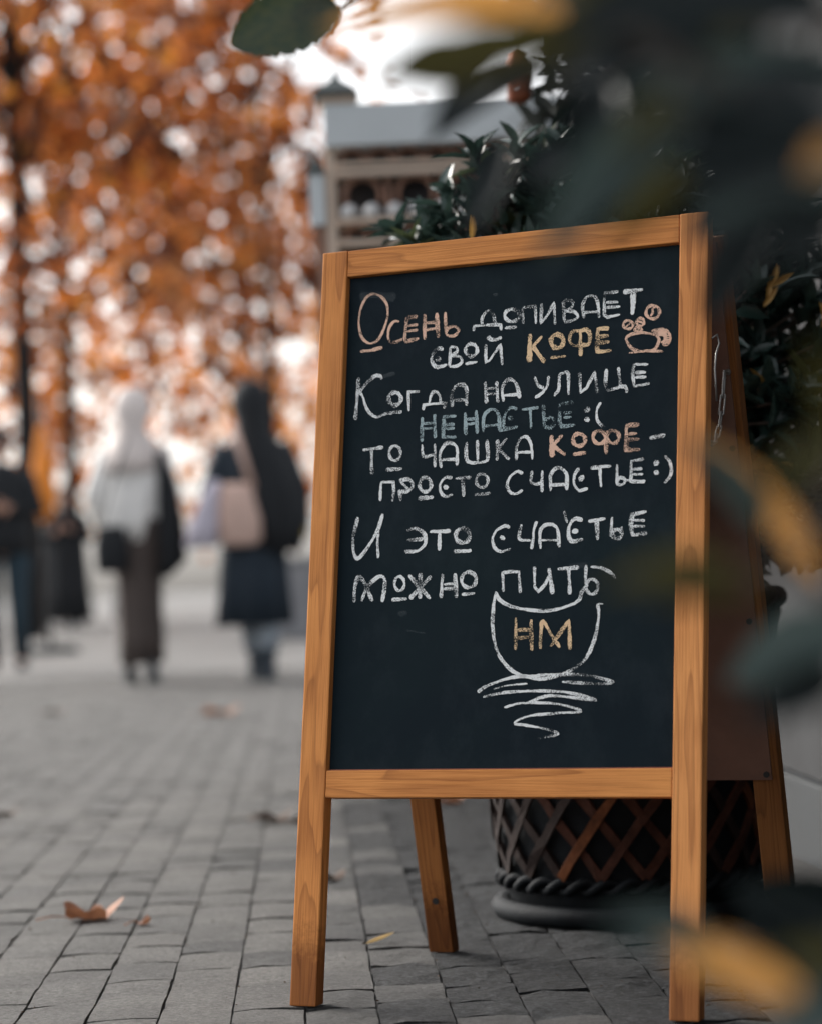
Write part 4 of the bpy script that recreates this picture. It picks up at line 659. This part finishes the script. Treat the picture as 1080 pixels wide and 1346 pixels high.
loft('headscarf', [(-.13, .05, .74, .12, .12, .1), (-.12, .05, .9, .19, .15, .08), (-.1, .05, 1.05, .21, .16, .06), (-.07, .04, 1.22, .175, .15, .03), (-.03, .03, 1.38, .13, .13), (-.01, .02, 1.48, .095, .11), (0, .01, 1.58, .115, .12), (0, 0, 1.66, .11, .12), (0, 0, 1.73, .075, .085), (0, 0, 1.745, .02, .02)], BLACKC, P2, 32)
for s, kn, an in ((-1, (-.06, -.02, .48), (-.045, .1, .1)), (1, (.07, -.08, .5), (.03, -.05, .1))): tubes('trouser_leg', [([(s*.07, 0, .6), kn, (an[0], an[1], .17)], [.075, .07, .06])], LJEAN, P2)
for (x, y) in ((-.045, .06), (.03, -.09)): loft('boot', [(x, y+.03, .005, .04, .055), (x, y-.02, .012, .045, .1), (x, y-.01, .05, .043, .085), (x, y+.03, .1, .042, .048), (x, y+.035, .22, .05, .05)], NAVY, P2, 14)
b2 = empty('shoulder_bag', (-.985, 13.62, .78)); tag(b2, 'pinkish beige tote bag slung on the back of the pedestrian in black', 'bag')
loft('bag_body', [(0, 0, 0, .085, .04), (0, 0, .03, .125, .06, .03), (0, 0, .15, .13, .065, .03), (-.01, 0, .27, .115, .055, .03), (-.01, 0, .34, .09, .035, .02), (-.01, 0, .36, .07, .02)], BEIGE, b2, 24); tube('strap', [(.09, 0, .32), (.03, -.03, .55), (-.02, .02, .7)], .02, BEIGE, b2)
b3 = empty('lavender_shawl', (-1.19, 13.6, .78)); tag(b3, 'pale lavender shawl hanging from the left arm of the pedestrian in black', 'shawl')
loft('shawl_fall', [(-.02, 0, .0, .09, .05, .08), (0, 0, .12, .085, .05, .08), (.05, 0, .3, .05, .04, .05), (.08, 0, .38, .03, .03)], LAV, b3, 24)
b4 = empty('yellow_purse', (-.64, 13.75, .82)); tag(b4, 'small yellow purse at the right side of the pedestrian in black', 'purse'); box_obj('purse_body', (-.035, .035, -.03, .03, 0, .14), simple('yellow_leather', (.45, .3, .03), .6), b4, .015); tube('wrist_strap', [(0, 0, .13), (-.01, 0, .2), (.0, 0, .16)], .005, BLACKC, b4)
# -- P3: left edge, facing, folded hands, jeans
P3 = person('pedestrian in black jacket and dark jeans with folded hands, cut by the left edge', (-2.96, 17.2, rise(17.2)-.0), .1)
body(P3, 1.76, [((-.24, -.02, 1.15), (-.02, -.2, 1.16)), ((.25, -.02, 1.15), (.04, -.21, 1.17))], [((-.1, -.03, .5), (-.1, .05, .09), (-.1, -.07, .03)), ((.1, -.05, .5), (.11, -.03, .09), (.11, -.15, .03))])
shoes(P3, [(-.1, .01, .085), (.11, -.07, .085)], SHOE)
for s, kn, an in ((-1, (-.1, -.03, .5), (-.1, .05, .1)), (1, (.1, -.05, .5), (.11, -.03, .1))): tubes('trouser_leg', [([(s*.09, 0, .92), (s*.1, 0, .8), kn, (an[0], an[1], .08)], [.095, .1, .075, .062])], JEAN, P3)
loft('jacket', [(0, 0, .84, .2, .15, .03), (0, 0, 1.0, .2, .15, .02), (0, 0, 1.25, .21, .15), (0, 0, 1.42, .19, .12), (0, 0, 1.5, .08, .08)], BLACKC, P3, 32)
tubes('sleeve', [([(-.17, 0, 1.4), (-.25, -.02, 1.15), (-.06, -.17, 1.155)], [.075, .065, .05])], BLACKC, P3); tubes('sleeve', [([(.17, 0, 1.4), (.26, -.02, 1.15), (.08, -.18, 1.165)], [.075, .065, .05])], BLACKC, P3)
loft('hair', [(0, .03, 1.56, .07, .06), (0, .02, 1.64, .085, .085), (0, .01, 1.71, .08, .09), (0, .01, 1.765, .04, .05)], BLACKC, P3, 20)
# -- P4: further, all black, facing
P4 = person('distant person all in black facing the camera, right of the slim trunks', (-3.92, 27, rise(27)), 0)
body(P4, 1.62, [((-.22, -.02, 1.05), (-.1, -.2, 1.12)), ((.22, -.02, 1.05), (.08, -.2, 1.15))], [((-.08, -.03, .46), (-.08, .03, .09), (-.08, -.09, .03)), ((.08, -.05, .46), (.08, .0, .09), (.08, -.12, .03))])
shoes(P4, [(-.08, -.02, .085), (.08, -.05, .085)], WHITE)
loft('abaya', [(0, 0, .1, .26, .2, .06), (0, 0, .5, .24, .18, .05), (0, 0, .9, .22, .16, .03), (0, 0, 1.2, .22, .15), (0, 0, 1.34, .17, .12), (0, 0, 1.4, .08, .08)], BLACKC, P4, 36)
tubes('sleeve', [([(-.16, 0, 1.3), (-.24, -.02, 1.05), (-.12, -.17, 1.11)], [.08, .08, .06])], BLACKC, P4); tubes('sleeve', [([(.16, 0, 1.3), (.24, -.02, 1.05), (.1, -.17, 1.14)], [.08, .08, .06])], BLACKC, P4)
loft('headscarf', [(0, .04, 1.3, .15, .1), (0, .045, 1.4, .09, .08), (0, .045, 1.5, .09, .075), (0, .03, 1.58, .085, .08), (0, .02, 1.635, .03, .04)], BLACKC, P4, 24)
# -- far walkers
def far_person(x, y, rz, hh, top, low, label, skirt=False, scarf=None):
    P = person(label, (x, y, rise(y)), rz); k = hh/1.7
    body(P, hh, [((-.22, .0, 1.08*k), (-.2, -.08, .84*k)), ((.22, .02, 1.08*k), (.21, -.03, .84*k))], [((-.09, -.06, .48*k), (-.09, .0, .09), (-.09, -.12, .03)), ((.09, .02, .48*k), (.09, .12, .09), (.09, .0, .03))])
    shoes(P, [(-.09, -.04, .085), (.09, .08, .085)], SHOE)
    if skirt: loft('skirt', [(0, 0, .14, .2, .17, .08), (0, 0, .6*k, .18, .16, .05), (0, 0, .95*k, .15, .13)], low, P, 30)
    else:
        for s, kn, an in ((-1, (-.09, -.06, .48*k), (-.09, .0, .1)), (1, (.09, .02, .48*k), (.09, .12, .1))): tubes('trouser_leg', [([(s*.08, 0, .9*k), kn, (an[0], an[1], .08)], [.09, .07, .06])], low, P)
    loft('coat', [(0, 0, .8*k, .19, .14, .03), (0, 0, 1.05*k, .18, .14), (0, 0, 1.28*k, .2, .14), (0, 0, 1.38*k, .16, .11), (0, 0, 1.44*k, .07, .07)], top, P, 28)
    for s in (-1, 1): tubes('sleeve', [([(s*.16, 0, 1.33*k), (s*.235, .01, 1.08*k), (s*.21, -.05, .88*k)], [.07, .062, .045])], top, P)
    loft('headscarf' if scarf else 'hair', [(0, .03, 1.44*k, .085, .07), (0, .03, 1.52*k, .088, .08), (0, .015, 1.62*k, .085, .09), (0, .01, 1.69*k, .06, .07), (0, .01, 1.705*k, .02, .02)], scarf or BLACKC, P, 20)
    return P
far_person(-4.75, 30, 3.0, 1.45, GREYC, GREYC, 'distant pedestrian in grey clothes seen between the left edge and the black figure')
far_person(-2.95, 25, 3.2, 1.5, BLACKC, NAVY, 'distant pedestrian in dark clothes between the brown skirt and the black coat', True, BLACKC)
far_person(-3.95, 34, 3.1, 1.45, BEIGE, WHITE, 'distant small pedestrian in beige and white left of the brown skirt')
# grey planter box far right of the crowd, orange parasol
bx = empty('street_planter', (-1.03, 21, rise(21))); tag(bx, 'blurred grey concrete street planter beside the board left leg in the distance', 'planter')
box_obj('planter_box', (-.22, .22, -.22, .22, 0, .66), simple('grey_concrete', (.24, .24, .25), .85), bx, .02); box_obj('planter_rim', (-.25, .25, -.25, .25, .662, .72), simple('grey_concrete_rim', (.3, .3, .3), .85), bx, .01)
pr = empty('closed_parasol', (-3.08, 20, rise(20))); tag(pr, 'closed bright orange parasol standing between the two slim tree trunks', 'parasol')
ORG = simple('orange_canvas', (.85, .27, .025), .7, .1, 5); tube('pole', [(0, 0, 0), (0, 0, 2.2)], .02, SHOE, pr)
loft('canopy', [(0, 0, 1.12, .03, .03), (0, 0, 1.2, .085, .085, .12), (0, 0, 1.4, .1, .1, .12), (0, 0, 1.6, .075, .075, .1), (0, 0, 1.85, .04, .04, .06), (0, 0, 1.95, .015, .015)], ORG, pr, 30)
loft('base', [(0, 0, 0, .25, .25), (0, 0, .06, .24, .24), (0, 0, .07, .05, .05)], SHOE, pr, 24)
# ================================================================ FALLEN LEAVES
def lobed(nl, depth, rs, curl, n=36):
    V = [(0, 0, 0)]; F = []
    for k in range(n):
        a = 2*math.pi*k/n; rr = .5*(1 - depth*(.5-.5*math.cos(a*nl))) * (1+rs.uniform(-.07, .07)); x = rr*math.cos(a); y = rr*math.sin(a)*.8
        V.append((x*.5, y*.5, curl*(x*x*.25)+rs.uniform(0, .02))); V.append((x, y, curl*(x*x+y*y*1.6) + .08*math.sin(a*3+1)))
    for k in range(n):
        k2 = (k+1) % n; F.append((0, 1+2*k, 1+2*k2)); F.append((1+2*k, 2+2*k, 2+2*k2, 1+2*k2))
    return V, F
FB = leafmat('dry_brown_leaf', (.22, .09, .045), (.33, .15, .08), .7, .15, 30); FD = leafmat('dark_dead_leaf', (.045, .03, .022), (.1, .06, .04), .8, .1, 30); FY = leafmat('dry_yellow_leaf', (.55, .38, .16), (.66, .5, .25), .6, .2, 30)
rs = random.Random(2)
for x, y, size, mt, nl, curl, rz, lab in (
    (-.555, 3.93, .105, FB, 5, .9, .2, 'curled brown fallen leaf lying on the paving at the lower left, the larger of two'),
    (-.461, 3.84, .038, FB, 4, 1.0, 1.1, 'small brown leaf scrap just right of the large curled leaf'),
    (-.352, 5.43, .11, FD, 4, .5, .1, 'dark fallen leaf beside the board left leg'), (-.29, 5.36, .08, FD, 4, .6, .6, 'dark brown leaf touching the board left leg from behind'),
    (-1.033, 5.86, .08, FD, 5, .6, .3, 'dark fallen leaf at the left edge'), (-.18, 4.30, .075, FD, 3, .35, .5, 'dark twig like leaf on the stones seen through the board front legs'),
    (-.847, 10.14, .17, FB, 5, .5, 0, 'blurred reddish leaf on the street in front of the walkers'), (.06, 5.7, .09, FB, 5, .8, .4, 'reddish leaf just under the board bottom rail'),
    (-1.66, 10.8, .12, FD, 4, .4, .2, 'faint blurred dark leaf on the street at left')):
    V, F = lobed(nl, .42, rs, curl); V = [(v[0]*size, v[1]*size, v[2]*size) for v in V]; mz = min(v[2] for v in V); V = [(a, b, c-mz) for a, b, c in V]
    ln = empty('fallen_leaf', (x, y, .001), rz); tag(ln, lab, 'leaf'); obj('leaf_blade', mesh('leaf_blade', V, F, mt, True), ln); tube('leaf_stalk', [(-size*.3, 0, .006), (-size*.62, .004, .008), (-size*.85, .012, .003)], .0011, mt, ln, 5)
V, F = leaf_geo(7, .12, -.3); V = [(v[0]*.045, v[1]*.006, v[2]*.045+.004) for v in V]; mz = min(v[2] for v in V); yl = obj('fallen_leaf', mesh('fallen_leaf', [(a, b, c-mz) for a, b, c in V], F, FY, True), None, (-.095, 3.53, .001), (0, 0, .25)); tag(yl, 'narrow pale yellow fallen leaf between the board legs', 'leaf')
rs = random.Random(77); parts = []
for k in range(420):                                                       # crumbs of leaf, twig and grit gathered in the joints
    if k % 2: x, y = street_xy(rs.randint(-9, 8)*PITCH + rs.gauss(0, .004), rs.uniform(2.7, 6.5))
    else: y = rs.uniform(2.7, 6.5); x = rs.uniform(-.2*y, .16*y)
    if (x-POT.x)**2+(y-POT.y)**2 < .24**2: continue
    s = rs.uniform(.0012, .0045); a = rs.random()*6.28; ca, sa = math.cos(a)*s, math.sin(a)*s; h_ = rs.uniform(.3, .9)*s
    parts.append(([(x-ca, y-sa, .0015), (x+sa*.5, y-ca*.5, .0015), (x+ca, y+sa, .0018), (x-sa*.5, y+ca*.5, .0015), (x, y, .0015+h_)], [(0, 1, 4), (1, 2, 4), (2, 3, 4), (3, 0, 4), (3, 2, 1, 0)]))
V, F = join_data(parts); tag(obj('leaf_litter', mesh('leaf_litter', V, F, simple('litter', (.05, .032, .02), .95, .7, 200))), 'brown crumbs of dead leaf and grit scattered over the paving joints', 'litter', kind='stuff')
# ================================================================ FOREGROUND SHRUB
LEAVES = [
((0.083,1.100,0.792),(-0.028,1.080,0.792),0.0169,'a'),
((0.074,0.970,0.751),(-0.011,0.950,0.737),0.0205,'o'),
((0.096,1.450,0.841),(0.017,1.430,0.800),0.0167,'g'),
((0.126,1.000,0.720),(0.057,0.980,0.670),0.0288,'t'),
((0.145,1.100,0.712),(0.096,1.080,0.690),0.0211,'o'),
((0.061,1.300,0.775),(0.039,1.280,0.716),0.0191,'g'),
((0.177,0.920,0.743),(0.061,0.900,0.749),0.0368,'g'),
((0.205,1.050,0.752),(0.091,1.030,0.736),0.0269,'t'),
((0.161,1.000,0.782),(0.090,0.980,0.746),0.0352,'g'),
((0.180,0.930,0.704),(0.105,0.910,0.673),0.0342,'g'),
((0.165,1.150,0.786),(0.082,1.130,0.780),0.0294,'g'),
((0.189,1.000,0.693),(0.118,0.980,0.674),0.0192,'t'),
((0.105,0.900,0.712),(0.084,0.880,0.690),0.0121,'o'),
((0.174,0.900,0.693),(0.150,0.880,0.675),0.0127,'a'),
((0.166,0.900,0.657),(0.123,0.880,0.659),0.0202,'g'),
((0.135,1.200,0.830),(0.048,1.180,0.798),0.0230,'o'),
((0.165,0.850,0.699),(0.116,0.830,0.700),0.0245,'g'),
((0.110,1.200,0.781),(0.090,1.180,0.720),0.0269,'g'),
((0.195,1.100,0.802),(0.145,1.080,0.771),0.0211,'o'),
((0.101,1.300,0.769),(0.070,1.280,0.746),0.0208,'g'),
((0.124,1.050,0.766),(0.061,1.030,0.744),0.0302,'g'),
((0.170,1.100,0.725),(0.116,1.080,0.755),0.0317,'g'),
((0.190,1.200,0.762),(0.144,1.180,0.737),0.0346,'g'),
((0.179,0.950,0.670),(0.144,0.930,0.647),0.0182,'g'),
((0.086,0.950,0.766),(0.062,0.930,0.732),0.0182,'o'),
((0.190,1.120,0.517),(0.138,1.100,0.597),0.0158,'a'),
((0.161,1.100,0.548),(0.130,1.080,0.594),0.0155,'t'),
((0.161,0.850,0.570),(0.142,0.830,0.613),0.0125,'o'),
((0.165,0.900,0.573),(0.133,0.880,0.562),0.0173,'o'),
((0.121,0.900,0.531),(0.069,0.880,0.529),0.0133,'o'),
((0.128,0.900,0.524),(0.086,0.880,0.523),0.0086,'o'),
((0.207,1.150,0.505),(0.144,1.130,0.476),0.0294,'t'),
((0.179,1.000,0.488),(0.128,0.980,0.471),0.0192,'g'),
((0.146,0.950,0.361),(0.084,0.930,0.393),0.0164,'a'),
((0.096,0.850,0.401),(0.062,0.830,0.411),0.0120,'t'),
((0.219,1.250,0.294),(0.163,1.230,0.359),0.0440,'g'),
((0.221,1.250,0.341),(0.162,1.230,0.368),0.0360,'g'),
((0.156,0.900,0.378),(0.130,0.880,0.391),0.0138,'o'),
((0.155,0.900,0.367),(0.124,0.880,0.363),0.0179,'t'),
((0.194,1.100,0.354),(0.152,1.080,0.342),0.0317,'g'),
((0.175,1.400,0.291),(0.139,1.380,0.335),0.0224,'g'),
((0.052,1.100,0.774),(-0.006,1.080,0.761),0.0296,'o'),
((0.056,1.300,0.803),(0.020,1.280,0.780),0.0187,'g'),
((-0.051,2.320,1.107),(-0.118,2.300,1.088),0.0163,'a'),
((-0.047,2.300,1.093),(-0.153,2.280,1.063),0.0633,'s'),
((0.199,1.300,0.726),(0.163,1.280,0.667),0.0250,'g'),
((0.200,1.300,0.747),(0.154,1.280,0.705),0.0208,'g'),
]
BRANCHES = [
[(0.222,0.980,0.294),(0.222,0.980,0.480),(0.221,0.970,0.636),(0.208,0.970,0.731),(0.159,1.000,0.792)],
[(0.221,0.970,0.636),(0.188,0.960,0.689),(0.140,0.980,0.733),(0.091,0.980,0.761),(0.062,1.000,0.786)],
[(0.222,0.980,0.480),(0.183,0.950,0.508),(0.148,0.900,0.527),(0.123,0.840,0.534)],
[(0.222,0.980,0.294),(0.188,0.970,0.344),(0.155,0.950,0.361)],
[(0.208,0.970,0.731),(0.191,1.500,0.952),(0.063,2.100,1.109),(-0.045,2.300,1.093)],
]

FGM = {'a': leafmat('orange_turning_leaf', (.42, .19, .045), (.50, .28, .09), .45, .35, 12), 'g': leafmat('near_dark_leaf', (.005, .009, .0095), (.009, .015, .015), .4, .05, 12, .2),
       't': leafmat('near_blue_green_leaf', (.040, .062, .060), (.065, .09, .085), .35, .15, 12, .2), 'o': leafmat('near_olive_leaf', (.025, .026, .009), (.055, .048, .014), .4, .25, 12, .2), 's': leafmat('green_leaf_orange_tip', (.016, .034, .016), (.04, .05, .018), .4, .2, 12)}
fs = empty('foreground_shrub', (BRANCHES[0][0][0], BRANCHES[0][0][1], 0)); off = Vector(fs.location); tag(fs, 'blurred shrub with dark, blue green and orange leaves reaching in close from the right', 'shrub')
b0 = [Vector(q)-off for q in BRANCHES[0]]; tube('stem', [Vector((0, 0, 0))] + b0, [.012, .011, .01, .009, .006, .003], BARK, fs)
for b in BRANCHES[1:]: tube('branch', [Vector(q)-off for q in b], [.006]+[.0035]*(len(b)-2)+[.0015], BARK, fs, 6)
def serr(t): return .5*(math.sin(math.pi*t)**.6)*(1+.05*math.sin(t*47)+.05*math.sin(t*83+1)) if 0 < t < 1 else .02
LG = {k: [mesh('leaf', *leaf_geo(10, fd, cl), FGM[k], True) for fd, cl in ((.15, .1), (.25, .2), (.08, -.08))] for k in 'agto'}
LG['s'] = [mesh('leaf', *leaf_geo(40, .12, .12, serr), FGM['s'], True)]
rs = random.Random(4); samp = []
for b in BRANCHES:
    for a_, c_ in zip(b, b[1:]):
        for k in range(8): samp.append(Vector(a_).lerp(Vector(c_), k/8))
for b_, t_, wd, c in LEAVES:
    b_ = Vector(b_); t_ = Vector(t_); d = t_-b_; nrm = Vector((rs.uniform(-.35, .35), -1, rs.uniform(0, .7)))
    o = obj('leaf', rs.choice(LG[c]), fs); o.matrix_local = Matrix.Translation(-off) @ leaf_matrix(b_, d, nrm, d.length, wd*1.1)
    if c == 'a': o['label'] = 'orange yellow leaf'
    if c == 's': o['label'] = 'green leaf with ragged orange edged rim'
    nb = min(samp, key=lambda q: (q-b_).length); mid = nb.lerp(b_, .5)+Vector((0, 0, .004)); 
    tube('leaf_stalk', [nb-off, mid-off, b_-off], [.0016, .0012, .001], BARK, fs, 5)
for k in range(70):                                              # the rest of the shrub, beyond the right edge
    q = Vector(rs.choice(BRANCHES[0]))*1.0; q = Vector((.215+rs.gauss(0, .03), .97+rs.gauss(0, .08), rs.uniform(.3, .85))); d = Vector((rs.uniform(-.2, 1), rs.gauss(0, .6), rs.gauss(0, .6)))
    if q.x/q.y < .195: q.x = .195*q.y + .01
    if d.x < .2: d.x = .3
    ln = rs.uniform(.05, .075); o = obj('leaf', rs.choice(LG[rs.choice('ggto')]), fs); o.matrix_local = Matrix.Translation(-off) @ leaf_matrix(q, d, Vector((rs.gauss(0, .5), -1, .5)), ln, .028)
